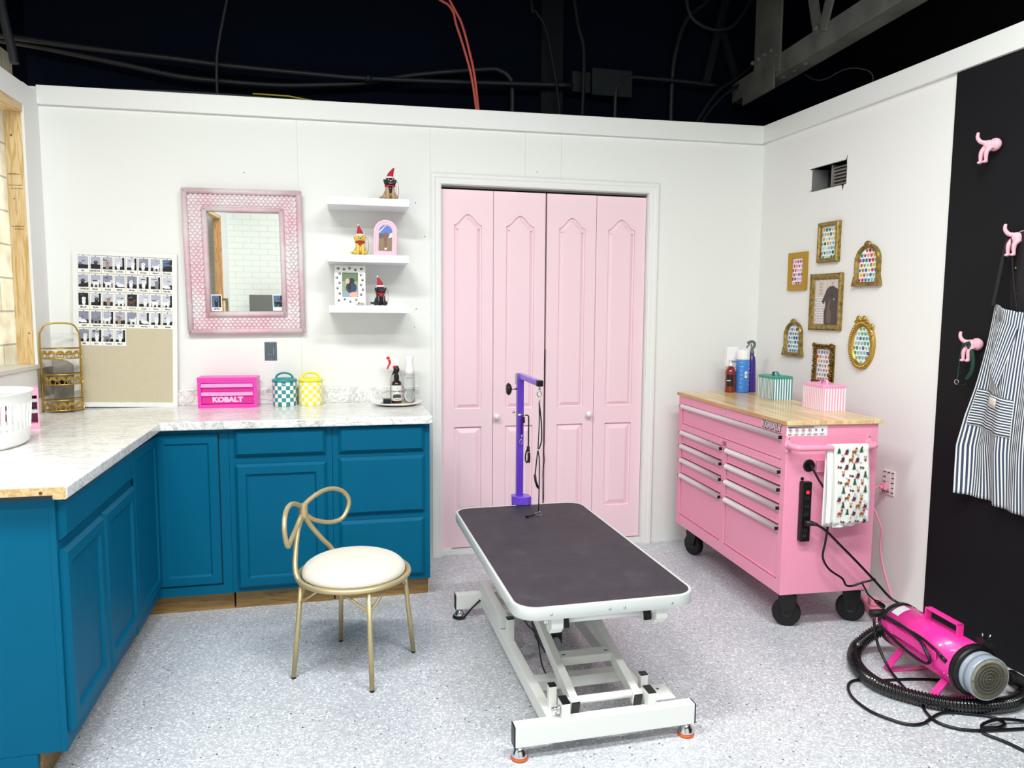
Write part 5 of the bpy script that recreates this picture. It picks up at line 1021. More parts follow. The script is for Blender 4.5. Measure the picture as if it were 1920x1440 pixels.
# ================================================================ frames on the right wall
PALS = dict(teal=['2c7f78', '3e9c9c', 'b9dbe0', 'e2a63b', 'c8c37f', '8fbccf', '1f6b57', '5ea6c4'], pink=['b23f7c', 'd98fb6', 'e3b3d4', '9c5a86', 'c85f96', 'cdb0dc'], multi=['e2503f', '2a6fc2', 'e9a5a8', '1f8e86', 'e7b92f', '8fc3dd', 'c23b7e', '9c2a2f', '8a9c3a'], blue=['5e88b5', '8fb6cf', '2f5f9c', 'a9cad9', '6aa0b8', 'b7c6e2'], warm=['d94c52', 'e9a0b0', '6aa6c2', '8d9a6b', 'e3b04b', 'c98bb7', 'a8c9c0'], green=['3d9a80', '8cc4b6', '2b6fb3', 'a9d0cc', '59a9b5', '6cae7f', '9cbfd0'])
def dogheads(g, inside, W_, H_, pal, mi0, seed, y, pitch=.0225):
    random.seed(seed); nx = int(W_/pitch)+2; nz = int(H_/(pitch*1.15))+2
    for j in range(nz):
        for i in range(nx):
            x = -W_/2+(i+(j % 2)*.5)*pitch-pitch*.3; z = -H_/2+j*pitch*1.13+pitch*.3; r = pitch*.44; k = random.randint(0, 3)
            if k == 0: sh = [(-1, 1), (-.5, .75), (.5, .75), (1, 1), (.9, -.1), (.5, -1), (-.5, -1), (-.9, -.1)]
            elif k == 1: sh = [(math.cos(2*PI*q/9), math.sin(2*PI*q/9)) for q in range(9)]
            elif k == 2: sh = [(-.8, 1.1), (-.35, .5), (.35, .5), (.8, 1.1), (.7, -.4), (0, -1.05), (-.7, -.4)]
            else: sh = [(-1, .5), (-.4, 1), (.4, 1), (1, .5), (.8, -.6), (.3, -1), (-.3, -1), (-.8, -.6)]
            c = (lambda P: [(x+px_*r, z+pz_*r) for px_, pz_ in P])(sh)[::-1]
            if inside(x, z):
                g.prism(c, y-.0003, y, 'y', mi0+random.randrange(len(pal)))
                g.prism([(x+.12*r*math.cos(q), z-.15*r+.12*r*math.sin(q)) for q in (0, 2, 4)], y-.0005, y-.0003, 'y', mi0+len(pal))
def palm(p): return [M('print_'+c, c, .6) for c in PALS[p]]+[M('print_nose', '2c2a2e', .6)]
def wframe(name, label, s, z, rz=0): return thing(name, label, 'picture frame', RW(s, .001, z), AW)
def rectframe(name, label, s, z, W_, H_, fw, mat, pal, seed, prof, style=None):
    t = wframe(name, label, s, z); w, h = W_/2, H_/2; R0 = rect(-w, -h, w, h)
    g = G(); g.rings([[(p[0], -y, p[1]) for p in (offs(R0, i) if i else R0)] for i, y in prof], 0, False, False)
    if style == 'ornate':
        random.seed(5)
        for side in range(4):
            L_ = (W_, H_, W_, H_)[side]; n = int(L_/.0125)
            for i in range(n+1):
                for rr in range(2):
                    u = -L_/2+L_*i/n; v = (h if side == 0 else w if side == 1 else -h if side == 2 else -w); o_ = random.uniform(-.003, .003)-(rr*.011 if 0 else 0); vv = v-math.copysign(.006+rr*.012, v)
                    c = (u, vv) if side in (0, 2) else (vv, u); g.ball((c[0]+o_, -.013-random.uniform(0, .006), c[1]+o_), (random.uniform(.005, .008), .005, random.uniform(.005, .008)), 7, 5, R=Matrix.Rotation(random.uniform(0, 3), 3, 'Y'))
    if style == 'beaded':
        for side in range(4):
            L_ = (W_, H_, W_, H_)[side]; n = int(L_/.009)
            for i in range(n+1):
                u = -L_/2+L_*i/n; v = (h if side == 0 else w if side == 1 else -h if side == 2 else -w); vv = v-math.copysign(.003, v); c = (u, vv) if side in (0, 2) else (vv, u); g.ball((c[0], -.014, c[1]), (.0045, .004, .0045), 6, 4)
    g.build('frame', mat, t); g = G(); iw, ih = w-fw, h-fw
    if pal:
        g.prism(rect(-iw-.002, -ih-.002, iw+.002, ih+.002), -.0052, -.005, 'y', 0); dogheads(g, lambda a, b: abs(a) < iw and abs(b) < ih, 2*iw, 2*ih, PALS[pal], 1, seed, -.0052, .0215); g.build('print', [WOODP]+palm(pal), t)
    return t, iw, ih
rectframe('picture_frame', 'flat gold frame with pink dog head print, leftmost on the right wall', .383, 1.658, .162, .214, .034, GOLDF, 'pink', 1, [(0, 0), (0, .014), (.032, .014), (.034, .004)])
rectframe('picture_frame', 'gold frame with teal and yellow dog head print, below the wall vent', .637, 1.800, .164, .214, .022, GOLD, 'teal', 2, [(0, 0), (0, .018), (.006, .024), (.016, .024), (.022, .018), (.022, .004)])
t, iw, ih = rectframe('picture_frame', 'large gold frame with a painted dark dog portrait, middle of the cluster', .633, 1.482, .248, .302, .032, GOLD, None, 3, [(0, 0), (0, .016), (.006, .022), (.018, .018), (.028, .012), (.032, .004)], 'beaded')
g = G(); yb = -.005; pr = lambda P, m, k=0: g.prism(P, yb-.0003*(k+1), yb-.0003*k, 'y', m)
pr(rect(-iw-.002, -ih-.002, iw+.002, ih+.002), 0); pr(rect(-iw, -ih, -.015, .03), 1, 1)
for r in range(11):
    for c in range(3): x = -iw+.003+c*.028+(r % 2)*.012; pr(rect(x, -ih+.004+r*.0135, min(x+.024, -.017), -ih+.0125+r*.0135), 2, 2)
for x in (-.06, -.03, 0, .03, .06): pr(rect(x, .03, x+.0015, ih), 4, 1)
for x in (-.045, .045):
    for k in range(4): z = .045+k*.018; pr([(x, z-.008), (x+.009, z), (x, z+.008), (x-.009, z)], 5, 1); pr([(x, z-.004), (x+.0045, z), (x, z+.004), (x-.0045, z)], 0, 2)
pr([(-.012, -ih), (iw, -ih), (iw, .065), (.052, .085), (.02, .082), (-.002, .062), (-.018, .03), (-.030, .012), (-.034, -.0), (-.018, -.012), (-.008, .008), (-.004, -.02), (-.014, -.05)], 3, 3)
pr([(.028, -.03), (.045, -.06), (.04, -.11), (.015, -.118), (.006, -.08), (.012, -.02), (.03, .02), (.036, .0)], 6, 4); pr([(.038, .032), (.046, .026), (.052, .032), (.046, .04)], 7, 5); pr([(.052, .012), (.062, .006), (.070, .014), (.060, .022)], 8, 5)
g.build('portrait', [M('pt_paper', 'd6cbc6', .4), M('pt_mortar', 'bfb9b8', .4), M('pt_brick', 'e3dede', .4), M('pt_dark', '494042', .4), M('pt_line', '9a8d8a', .4), M('pt_olive', '8c8652', .4), M('pt_tan', '6f5a4c', .4), M('pt_eye', '1e1a1c', .3), M('pt_light', '8d8a90', .3)], t)
rectframe('picture_frame', 'ornate leafy gold frame with red dog head print, behind the pink tin', .637, 1.142, .160, .222, .026, M('leafy_gold', '8f7236', .35, .85, bump=(90, .5), var=(40, '5d4718', .4, .7)), 'warm', 4, [(0, 0), (0, .010), (.02, .012), (.026, .004)], 'ornate')
def archframe(label, s, z0, W_, H_, pal, seed):
    t = wframe('picture_frame', label, s, z0); w = W_/2*.86; A = archpoly(w, H_*.93, 20)
    g = G(); g.rings([[(p[0], -y, p[1]) for p in (offs(A, i) if i else A)] for i, y in ((0, 0), (0, .012), (.004, .020), (.011, .022), (.017, .016), (.021, .008), (.021, .004))], 0, False)
    for q in (-1, 1):
        g.prism([(q*W_/2, 0), (q*w*.75, 0), (q*w*.75, .022), (q*w, .05), (q*W_/2*.97, .018)][::(1 if q < 0 else -1)], -.022, 0, 'y')
        for k in range(9): g.ball((q*(w-.002), -.016, .06+k*H_*.045), (.0045, .006, .004), 7, 4)
    g.box((-W_/2+.01, -.020, 0), (W_/2-.01, 0, .014)); g.ball((0, -.014, H_*.95), (.017, .010, .011)); g.ball((-.012, -.014, H_*.92), (.010, .009, .012)); g.ball((.012, -.014, H_*.92), (.010, .009, .012)); g.ball((0, -.018, H_*.93), (.007, .008, .012)); g.build('frame', GOLD, t)
    I = offs(A, .021); g = G(); g.prism(I, -.0052, -.005, 'y', 0); hh = H_*.93
    def ins(a, b, r=w-.022): 
        if b < .023 or abs(a) > r: return False
        zc = hh-w; return b < zc or math.hypot(a, b-zc) < r
    q = G(Matrix.Translation((0, 0, hh/2))); dogheads(q, lambda a, b: ins(a, b+hh/2), 2*w, hh, PALS[pal], 1, seed, -.0052, .0215); g.v += []
    o = len(g.v); g.v += q.v; g.f += [[o+j for j in f] for f in q.f]; g.mi += q.mi; g.sm += q.sm; g.build('print', [WOODP]+palm(pal), t)
archframe('larger arched gold frame with multicoloured dog head print, upper right of the cluster', .930, 1.558, .190, .224, 'multi', 6)
archframe('smaller arched gold frame with blue dog head print, lower left of the cluster', .373, 1.175, .176, .214, 'blue', 7)
t = wframe('picture_frame', 'oval bright gold frame with green dog head print, lower right of the cluster', .917, 1.262)
a, b = .088, .122; E_ = lambda i: [((a-i)*math.cos(2*PI*k/40), (b-i)*math.sin(2*PI*k/40)) for k in range(40)]
g = G(); g.rings([[(p[0], -y, p[1]) for p in E_(i)] for i, y in ((0, 0), (0, .010), (.006, .018), (.016, .018), (.022, .012), (.028, .010), (.029, .004))], 0, False, False, True)
for k in range(56):
    q = 2*PI*k/56; g.ball(((a-.010)*math.cos(q), -.017, (b-.010)*math.sin(q)), (.0095, .006, .0042), 7, 5, R=Matrix.Rotation(-q, 3, 'Y'))
for q in (-1, 1): g.ball((q*.020, -.018, b+.012), (.015, .010, .014)); g.ball((q*.036, -.016, b-.004), (.014, .008, .009)); g.ball((.072+.0*q, -.016, .075-.02*q), (.012, .008, .014))
g.ball((0, -.02, b+.006), (.008, .009, .010)); g.build('frame', GOLD2, t)
g = G(); g.prism(E_(.028), -.0052, -.005, 'y', 0); dogheads(g, lambda u, v: (u/(a-.029))**2+(v/(b-.029))**2 < 1, .12, .19, PALS['green'], 1, 9, -.0052, .0215); g.build('print', [WOODP]+palm('green'), t)

# --- wall outlet with printed plate and pink cord
t = thing('wall_outlet', 'wall outlet plate printed with black dachshunds, beside the pink cabinet', 'outlet', RW(1.14, 0, .604), AW)
g = G(); g.box((-.037, -.006, -.060), (.037, -.0005, .060)); g.build('cover_plate', M('plate_cream', 'efe7e4', .4), t, bevel=.002)
g = G(); random.seed(4)
for i in range(3):
    for j in range(5):
        x, z = -.026+i*.026, -.048+j*.024; 
        if abs(x) < .01 and abs(z) < .04: continue
        g.prism([(x-.008, z), (x+.008, z+.001), (x+.009, z+.006), (x+.005, z+.005), (x-.006, z+.004)], -.0066, -.006, 'y'); g.box((x-.007, -.0066, z-.003), (x-.005, -.006, z)); g.box((x+.004, -.0066, z-.003), (x+.006, -.006, z))
g.build('dog_print', BLK, t)
g = G(); [g.prism(rrect(-.015, c-.015, .015, c+.015, .008, 4), -.0075, -.006, 'y') for c in (.022, -.022)]; g.build('socket', M('socket_white', 'f0ecea', .35), t)
c = thing('extension_cord', 'pink power cord plugged in the printed wall outlet, running to the floor', 'cord')
g = G(); P0 = [RW(1.135, .03, .588), RW(1.13, .06, .585), RW(1.125, .085, .56), RW(1.135, .085, .50), RW(1.16, .075, .44), RW(1.175, .06, .38), RW(1.165, .055, .30), RW(1.18, .05, .22), RW(1.22, .05, .13), RW(1.25, .05, .07), RW(1.235, .06, .05), RW(1.19, .07, .045)]
g.tube(catmull(P0, 7), .0048, 9); g.build('cord', PINKC, c)
g = G(); T = Matrix.Translation(RW(1.135, .0, .585)) @ Matrix.Rotation(AW, 4, 'Z'); q = G(T); q.box((-.015, -.036, -.014), (.015, -.0085, .014)); q.box((-.008, -.052, -.007), (.008, -.036, .008)); q.build('plug', PINKC, c, bevel=.003)
pk = thing('power_strip', 'pink power strip lying on the floor by the cabinet rear wheel', 'power strip', (1.905, -1.225, 0), 1.15)
g = G(); g.box((-.13, -.03, .0), (.12, .03, .040)); g.build('body', M('pink_strip', 'ef92ac', .4), pk, bevel=.006)
g = G(); g.box((-.035, -.022, .0405), (.01, .022, .075)); g.build('adapter', M('pink_adapter', 'f3a6bb', .4), pk, bevel=.006)
g = G(); 
for i in (-.1, -.07, .04, .07): g.box((i-.003, -.008, .0401), (i-.001, .0, .0408)); g.box((i+.004, -.008, .0401), (i+.006, .0, .0408))
g.build('sockets', M('strip_slot', '7a3b4c', .6), pk)

# ================================================================ hooks, apron, collar
def hook(s, z, label):
    t = thing('wall_hook', label, 'hook', RW(s, .004, z), AW, 'dog bottom hooks on the black wall')
    g = G(); g.ball((.012, -.018, .008), (.028, .020, .026)); g.ball((.0, -.036, .006), (.020, .018, .022))
    for x0, x1 in ((-.012, -.020), (.012, .004)):
        g.tube(catmull([(x0+.002, -.038, .0), (x0-.006, -.050, -.020), (x1, -.050, -.048), (x1-.0, -.048, -.056)], 5), [.013, .0125, .012, .011, .010, .0095, .009, .0085, .008, .0075, .0072, .007, .007, .0072, .0075, .008][:16], 10); g.ball((x1+.002, -.056, -.060), (.009, .012, .006))
    g.tube(catmull([(-.004, -.045, .016), (-.016, -.060, .022), (-.024, -.068, .040), (-.024, -.066, .060)], 5), [.010, .0098, .0095, .009, .0088, .0085, .0083, .008, .0078, .0075, .0073, .007, .0068, .0065, .006, .0055][:16], 10)
    g.build('body', PINKD, t, remesh=.0018); return t
hook(1.600, 2.094, 'pink dog bottom wall hook with nothing on it, highest of three'); hook(1.580, 1.288, 'pink dog bottom wall hook carrying the dark green collar'); hook(1.752, 1.712, 'pink dog bottom wall hook carrying the striped apron, mostly hidden')
# apron
MW = Matrix.Translation((XR, 0, 0)) @ Matrix.Rotation(AW, 4, 'Z')
ap = thing('apron', 'navy and white striped apron hanging on the black wall', 'apron'); ap.matrix_world = MW
STR = M('apron_stripe', 'e4e6e0', .9); N, L, b_ = nodes(STR); uv = N.new('ShaderNodeUVMap'); sp = N.new('ShaderNodeSeparateXYZ'); L.new(uv.outputs[0], sp.inputs[0]); fr_ = mathn(N, L, 'FRACT', mathn(N, L, 'MULTIPLY', sp.outputs[0], 88.)); gt = mathn(N, L, 'GREATER_THAN', fr_, .45); L.new(mix(N, L, gt, 'e6e8e2', '3a4660'), b_.inputs['Base Color'])
tc = N.new('ShaderNodeTexNoise'); tc.inputs['Scale'].default_value = 600; bp = N.new('ShaderNodeBump'); bp.inputs['Strength'].default_value = .2; L.new(tc.outputs['Fac'], bp.inputs['Height']); L.new(bp.outputs['Normal'], b_.inputs['Normal'])
STR2 = STR.copy(); STR2.name = 'pocket_stripe'; n2 = STR2.node_tree; sp2 = [n for n in n2.nodes if n.type == 'SEPXYZ'][0]; mu = [n for n in n2.nodes if n.type == 'MATH' and n.operation == 'MULTIPLY'][0]; n2.links.new(sp2.outputs[1], mu.inputs[0])
SC = 1.905
def aw(z):  # half width by height
    P = [(.650, .315), (.70, .318), (.87, .335), (1.0, .315), (1.12, .285), (1.3, .250), (1.46, .222)]
    for (a, x), (b, y) in zip(P, P[1:]):
        if z <= b: return x+(y-x)*(z-a)/(b-a)
    return P[-1][1]
def apt(u, v, off=0):    # u -1..1, v 0 (hem)..1 (top)
    zt = 1.462-.055*(1-abs(u+.15))*0-.07*max(0, u+1)*.5; zt = 1.462-.045*min(1, (u+1)*1.2); zb = .668-.028*(u+1)
    z = zb+(zt-zb)*v; hw = aw(z); x = SC-.005+u*hw
    f = .014*math.sin(u*11+v*2.2)*(1-.3*v)+.010*math.sin(u*23-v*3)*(1-v)+.02*math.sin(u*5+1.4+v*3); return (x, -.055-f-off, z)
def patch(u0, u1, v0, v1, nu, nv, off, uvf):
    g = G(); uvs = []; vs = []
    for j in range(nv+1):
        for i in range(nu+1): u = u0+(u1-u0)*i/nu; v = v0+(v1-v0)*j/nv; vs.append(apt(u, v, off)); uvs.append(uvf(u, v))
    g.add(vs, [(j*(nu+1)+i, j*(nu+1)+i+1, (j+1)*(nu+1)+i+1, (j+1)*(nu+1)+i) for j in range(nv) for i in range(nu)], 0, True); g.uv = uvs; return g
o = patch(-1, 1, 0, 1, 90, 60, 0, lambda u, v: (u*.33, v*.8)).build('bib', STR, ap); o.modifiers.new('s', 'SOLIDIFY').thickness = .002
o = patch(-.95, -.30, .37, .565, 24, 12, .004, lambda u, v: (u*.33, v*.8*1.0)).build('pocket', STR2, ap); o.modifiers.new('s', 'SOLIDIFY').thickness = .002
o = patch(-.70, -.52, .505, .55, 4, 3, .0075, lambda u, v: (0, 0)).build('brand_patch', M('patch_cream', 'ddd8ca', .8), ap); o.modifiers.new('s', 'SOLIDIFY').thickness = .001
g = G(); g.tube(catmull([(1.690, -.062, 1.452), (1.700, -.060, 1.52), (1.712, -.056, 1.62), (1.722, -.052, 1.70), (1.732, -.05, 1.735), (1.745, -.052, 1.70), (1.765, -.058, 1.58), (1.80, -.064, 1.43)], 8), .008, 8, flat=.4); g.build('neck_strap', STRAP, ap)
g = G(); vs = []; 
for k in range(9): q = k/8; vs += [apt(-.78+q*.42, .97-.05*q+.0, .012+.02*math.sin(q*PI)), apt(-.86+q*.34, .86-.26*q, .010+.015*math.sin(q*PI))]
g.add(vs, [(2*k, 2*k+1, 2*k+3, 2*k+2) for k in range(8)], 0, True); g.uv = [(v[0]*.0+i*.012, i*.02) for i, v in enumerate(vs)]; g.build('folded_corner', STR, ap)
bk = thing('dark_garment', 'dark apron with brass snaps hanging beside the striped apron at the frame edge', 'apron'); bk.matrix_world = MW
g = G(); vs = []
for j in range(12):
    z = 1.74-j*.05
    for i in range(7): x = 1.752+i*.03+.01*math.sin(j); vs.append((x, -.030-.012*math.sin(i*1.4+j*.3), z))
g.add(vs, [(j*7+i, j*7+i+1, (j+1)*7+i+1, (j+1)*7+i) for j in range(11) for i in range(6)], 0, True); o = g.build('cloth', M('plum_black_cloth', '191419', .85, bump=(200, .4)), bk); o.modifiers.new('s', 'SOLIDIFY').thickness = .003
g = G(); g.ball((1.765, -.049, 1.60), (.004, .003, .004), 8, 5); g.ball((1.775, -.049, 1.50), (.004, .003, .004), 8, 5); g.build('snap', GOLD2, bk)
co = thing('dog_collar', 'dark green webbing collar hanging from the lower pink hook', 'collar'); co.matrix_world = MW
g = G(); g.tube(catmull([(1.590, -.060, 1.302), (1.565, -.062, 1.295), (1.548, -.055, 1.25), (1.540, -.05, 1.19), (1.536, -.05, 1.145)], 6), .010, 6, flat=.3); g.tube(catmull([(1.585, -.060, 1.30), (1.602, -.05, 1.25), (1.60, -.045, 1.19), (1.575, -.045, 1.145)], 6), .009, 6, flat=.3); g.build('webbing', M('forest_green', '0f3a2e', .6), co)
g = G(); g.tube([(1.534+.010*math.cos(2*PI*i/12), -.052, 1.134+.010*math.sin(2*PI*i/12)) for i in range(12)], .002, 6, closed=True); g.build('ring', CHROME, co); g = G(); g.tube(catmull([(1.540, -.05, 1.13), (1.56, -.048, 1.122), (1.582, -.045, 1.13)], 5), .006, 6); g.build('handle_wrap', BLK, co)

# ================================================================ pink dog dryer
t = thing('dog_dryer', 'hot pink canister dog dryer with a ribbed black hose on the floor', 'dryer', (1.654, -1.862, 0), -.07)
ZC_ = .150; AX = Matrix.Translation((0, 0, ZC_)) @ Matrix.Rotation(PI/2, 4, 'X')   # lathe z -> -y
g = G(); g.lathe([(.088, -.195), (.088, .190)], 48, AX); g.build('body', HOT, t)
g = G(); g.lathe([(.06, -.215), (.086, -.212), (.0905, -.205), (.0905, -.180), (.088, -.179)], 40, AX); g.build('rear_cap', BLK, t)
g = G(); g.lathe([(.088, .178), (.093, .181), (.093, .203), (.088, .211), (.078, .213)], 40, AX); g.build('front_ring', BLK, t)
g = G(); g.lathe([(.079, .208), (.079, .222), (.076, .223), (.076, .232), (.079, .233), (.079, .246), (.0785, .262), (.0745, .264), (.0742, .252), (0, .252)], 40, AX); f = g.build('filter_housing', M('frosted_plastic', 'b9c6d6', .2, trans=.35, ior=1.3, coat=.3), t)
g = G(); g.lathe([(.0735, .255), (.0735, .2635), (0, .2638)], 40, AX)
FL = M('filter_felt', '7f7d6e', .9, bump=(300, .6), var=(60, '8c8a7a', .4, .6)); N, L, b_ = nodes(FL); ff = g.build('filter_disc', FL, f)
g = G(); [g.lathe([(r, .2638), (r+.0012, .2643), (r+.0024, .2638)], 36, AX) for r in (.012, .024, .036, .048, .060)]; g.bar((-.073, -.264, ZC_), (.073, -.264, ZC_), .0012, .0008); g.bar((0, -.264, ZC_-.073), (0, -.264, ZC_+.073), .0012, .0008); g.ball((0, -.264, ZC_), .003, 8, 5); g.build('filter_grid', M('filter_line', '6a685b', .9), ff)
g = G(); pts = [(0, -.115, ZC_+.086), (0, -.115, ZC_+.135), (0, .045, ZC_+.135), (0, .045, ZC_+.086)]; 
g.box((-.014, -.120, ZC_+.080), (.014, -.113, ZC_+.137)); g.box((-.014, .043, ZC_+.080), (.014, .050, ZC_+.137)); g.box((-.014, -.120, ZC_+.130), (.014, .050, ZC_+.137)); g.box((-.014, -.155, ZC_+.0845), (.014, -.113, ZC_+.0895)); g.box((-.014, .045, ZC_+.0845), (.014, .085, ZC_+.0895)); g.build('carry_handle', HOT, t, bevel=.003)
for y in (.115, -.125):
    g = G(); q = [(-.055, ZC_-.072), (-.115, .006), (-.108, 0), (.108, 0), (.115, .006), (.055, ZC_-.072)]
    for (xa, za), (xb, zb) in zip(q, q[1:]): g.bar((xa, y, za+.002), (xb, y, zb+.002), .032, .0035, up=(0.01, 0, 1) if abs(zb-za) < .02 else (1, 0, .3))
    g.build('stand_leg', HOT, t)
# cord cleat on the left side
g = G(); cx = -.098; g.box((cx-.004, -.125, ZC_+.006), (cx, .195, ZC_+.040)); g.bar((-.085, .12, ZC_+.02), (-.105, .12, ZC_+.02), .034, .03); g.bar((-.085, -.06, ZC_+.02), (-.105, -.06, ZC_+.02), .034, .03); g.build('cord_cleat', HOT, t, bevel=.003)
def loop(pts, r=.0055): 
    g.tube(catmull(pts, 8), r, 9)
g = G(); xx = -.104
loop([(xx, .150, ZC_+.055), (xx, .05, ZC_+.060), (xx+.002, -.05, ZC_+.045), (xx, -.10, ZC_+.012), (xx, -.085, ZC_-.022), (xx, -.0, ZC_-.024), (xx-.002, .09, ZC_-.010), (xx-.008, .165, ZC_+.018), (xx-.006, .178, ZC_+.045), (xx, .15, ZC_+.055)])
loop([(xx-.004, .158, ZC_+.062), (xx-.004, .06, ZC_+.066), (xx-.004, -.04, ZC_+.055), (xx-.008, -.095, ZC_+.022), (xx-.006, -.112, ZC_+.0)])
loop([(xx-.002, .10, ZC_+.055), (xx, -.03, ZC_+.063), (xx+.01, -.11, ZC_+.045), (xx+.016, -.145, ZC_+.028)])
loop([(xx+.03, .214, ZC_+.035), (xx-.01, .20, ZC_+.04), (xx-.022, .185, ZC_+.01), (xx-.020, .16, ZC_-.06), (xx-.018, .10, .03), (-.128, .03, .0065), (-.145, -.04, .0065), (-.150, -.085, .0065), (-.16, -.14, .0065), (-.185, -.20, .0065), (-.19, -.26, .0065), (-.15, -.305, .0065), (-.09, -.325, .0065), (.0, -.335, .0065), (.1, -.34, .0065), (.3, -.35, .0065)])
g.build('power_cord', BLK, t)
g = G(); g.tube([(xx+.012, -.138, ZC_+.032), (xx+.018, -.162, ZC_+.020)], .0075, 9); g.build('cord_end', BLK, t)
g = G(); g.tube([(-.055, .215, ZC_+.045), (-.115, .228, ZC_+.040)], .016, 12); g.build('hose_clip', BLKR, t)
# ribbed hose
def W2L(p): q = Matrix.Rotation(.07, 4, 'Z') @ (Vector(p)-Vector((1.654, -1.862, 0))); return q
HP = [(1.655, -1.640, .13), (1.60, -1.600, .09), (1.545, -1.59, .045), (1.500, -1.615, .028), (1.446, -1.68, .028), (1.408, -1.76, .028), (1.395, -1.842, .028), (1.407, -1.90, .028), (1.441, -1.951, .028), (1.494, -2.006, .028), (1.556, -2.048, .028), (1.629, -2.077, .028), (1.716, -2.092, .028), (1.80, -2.085, .028), (1.88, -2.05, .03), (1.93, -1.99, .03), (1.945, -1.93, .03)]
path = catmull([W2L(p) for p in HP], 30); rs = []
acc = 0; pts = []; last = None; step = .0028
for a, b in zip(path, path[1:]):
    L_ = (b-a).length; 
    while acc < L_: pts.append(a+(b-a)*acc/L_); acc += step
    acc -= L_
rs = [(.0222, .0224, .0268, .0268)[i % 4] for i in range(len(pts))]
g = G(); g.tube(pts, rs, 16); g.build('hose', M('ribbed_hose', '0a0a0c', .22, coat=.5), t)
g = G(); g.tube(catmull([W2L(p) for p in ((1.84, -2.02, .075), (1.875, -2.03, .07), (1.95, -2.09, .03), (1.99, -2.2, .03))], 8), .022, 14); g.build('hose_end', BLKR, t)
g = G(); g.box((.035, -.195, ZC_+.083), (.075, -.155, ZC_+.107)); sw = g.build('switch_box', BLK, t, bevel=.003)
g = G(); g.tube([(.045, -.172, ZC_+.105), (.043, -.174, ZC_+.125)], .003, 8); g.tube([(.064, -.178, ZC_+.105), (.068, -.184, ZC_+.122)], .003, 8); g.build('toggle', CHROME, sw)
g = G(); g.add([(p.x, p.y, p.z) for p in [Vector((.0885*math.sin(a), y, ZC_+.0885*math.cos(a))) for y in (.135, .175) for a in [-.75+.1*k for k in range(8)]]], [(k, k+1, 9+k, 8+k) for k in range(7)], 0, True); g.build('paper_label', M('silver_label', 'c9ccd0', .4), t)
g = G(); 
for y in (-.17, .165, -.15): 
    for a in (-1.9, .3): g.ball((.088*math.sin(a), y, ZC_+.088*math.cos(a)), .003, 8, 5)
g.build('screw', CHROME, t)
# floor cords
fc = thing('floor_cord', 'black cord loop on the floor left of the pink dryer hose', 'cord')
P = [(1.757, -1.897), (1.686, -1.857), (1.577, -1.827), (1.456, -1.812), (1.378, -1.79), (1.331, -1.803), (1.29, -1.849), (1.266, -1.913), (1.268, -1.996), (1.3, -2.058), (1.338, -2.097), (1.392, -2.102), (1.454, -2.077), (1.52, -2.06), (1.597, -2.085), (1.66, -2.12), (1.67, -2.165), (1.612, -2.19), (1.56, -2.184), (1.548, -2.20), (1.573, -2.251), (1.591, -2.309), (1.62, -2.42)]
g = G(); g.tube(catmull([(x, y, .0062+(.008 if 17 <= i <= 18 else 0)) for i, (x, y) in enumerate(P)], 7), .0055, 9); g.build('cord', BLK, fc)
fc = thing('floor_cord', 'black cord curving off to the right below the dryer hose', 'cord')
g = G(); g.tube(catmull([(1.90, -2.23, .006), (1.776, -2.179, .006), (1.691, -2.164, .018), (1.639, -2.157, .02), (1.58, -2.166, .018), (1.55, -2.186, .018), (1.545, -2.20, .018)], 7), .0055, 9); g.build('cord', BLK, fc)
pc = thing('appliance_cord', 'black cord from the cabinet power strip down to the pink dryer', 'cord')
LP = [CK(.104, -.03, .512), CK(.124, -.055, .511), CK(.171, -.06, .483), CK(.244, -.06, .415), CK(.325, -.06, .339), CK(.423, -.06, .243), CK(.48, -.09, .175), CK(.50, -.14, .16)]
LP += [(1.78, -1.56, .16), (1.72, -1.62, .19), (1.68, -1.64, .20)]
g = G(); g.tube(catmull(LP, 8), .0055, 10); g.build('cord', BLK, pc)
g = G(); q = G(MC); q.tube([(.090, -.024, .512), (.104, -.036, .512), (.118, -.046, .512), (.136, -.054, .508)], [.015, .014, .010, .0065], 12); q.build('plug', BLK, pc)

# things seen only in the mirror, standing by the far wall
t = thing('leaning_frame', 'empty gold picture frame reflected low in the mirror, standing on the window ledge', 'picture frame', (-1.97, -5.3, 1.1515)); g = G(); R0 = rect(-.12, 0, .12, .205); g.rings([[(p[0], -y, p[1]) for p in (offs(R0, i) if i else R0)] for i, y in ((0, 0), (0, -.02), (.03, -.02), (.03, 0))], 0, False); g.build('frame', GOLD, t)
t = thing('grey_panel', 'grey sheet reflected in the mirror, standing by the far white wall', 'panel', (-1.34, -6.1, 0)); g = G(); g.box((-.36, -.05, .0), (.10, 0, 1.385)); g.build('sheet', M('grey_panel', '6b6d68', .7), t)

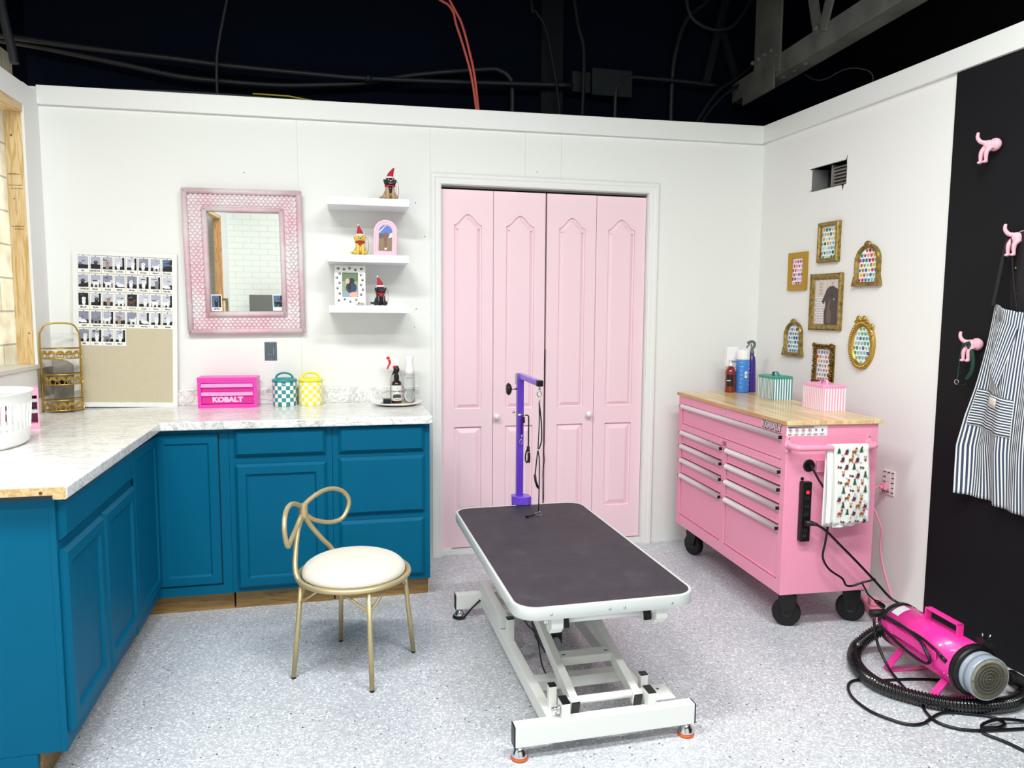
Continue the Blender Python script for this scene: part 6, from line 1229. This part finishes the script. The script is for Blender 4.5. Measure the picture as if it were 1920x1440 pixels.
# ================================================================ light and camera
def area(name, x, y, z, sx, sy, p, col=(1, 1, 1), rot=(0, 0, 0)):
    l = D.lights.new(name, 'AREA'); l.shape = 'RECTANGLE'; l.size = sx; l.size_y = sy; l.energy = p; l.color = col; o = D.objects.new(name, l); COL.objects.link(o); o.location = (x, y, z); o.rotation_euler = rot; return o
CLR = (.985, 1, .985)
area('ceiling_lamp', -1.35, -2.6, 3.35, 1.3, .3, 70, CLR)
area('ceiling_lamp', .5, -2.9, 3.35, 1.3, .3, 62, CLR)
area('ceiling_lamp', -.8, -4.4, 3.5, 1.3, .3, 46, CLR)
area('ceiling_lamp', 1.3, -4.4, 3.5, 1.3, .3, 40, CLR)
area('ceiling_lamp', 0, -6.0, 3.6, 2.4, .3, 14, CLR)
area('block_wall_fill', XL-.13, .55, 1.75, 1.5, .9, 16, (1, .97, .9), (0, PI/2, 0))  # added fill light, unseen behind the partition, brightens the block wall past the opening
w = bpy.context.scene.world or D.worlds.new('World'); bpy.context.scene.world = w; w.use_nodes = True; w.node_tree.nodes['Background'].inputs[0].default_value = (.5, .55, .6, 1); w.node_tree.nodes['Background'].inputs[1].default_value = .02
cam = D.cameras.new('camera'); co_ = D.objects.new('camera', cam); COL.objects.link(co_); cam.sensor_width = 36; cam.lens = 1375.9/1920*36; cam.clip_start = .05
yw, pt, rl = .230555, -.097859, .006826
fw = Vector((math.sin(yw)*math.cos(pt), math.cos(yw)*math.cos(pt), math.sin(pt))); rt = Vector((math.cos(yw), -math.sin(yw), 0)); up = rt.cross(fw)
r2 = rt*math.cos(rl)+up*math.sin(rl); u2 = -rt*math.sin(rl)+up*math.cos(rl)
m = Matrix((r2, u2, -fw)).transposed().to_4x4(); m.translation = (-.55676, -4.12931, 1.41674); co_.matrix_world = m
sc = bpy.context.scene; sc.camera = co_
sc.view_settings.view_transform = 'Standard'; sc.view_settings.look = 'None'; sc.view_settings.gamma = 1; sc.view_settings.exposure = .30; sc.view_settings.use_curve_mapping = False
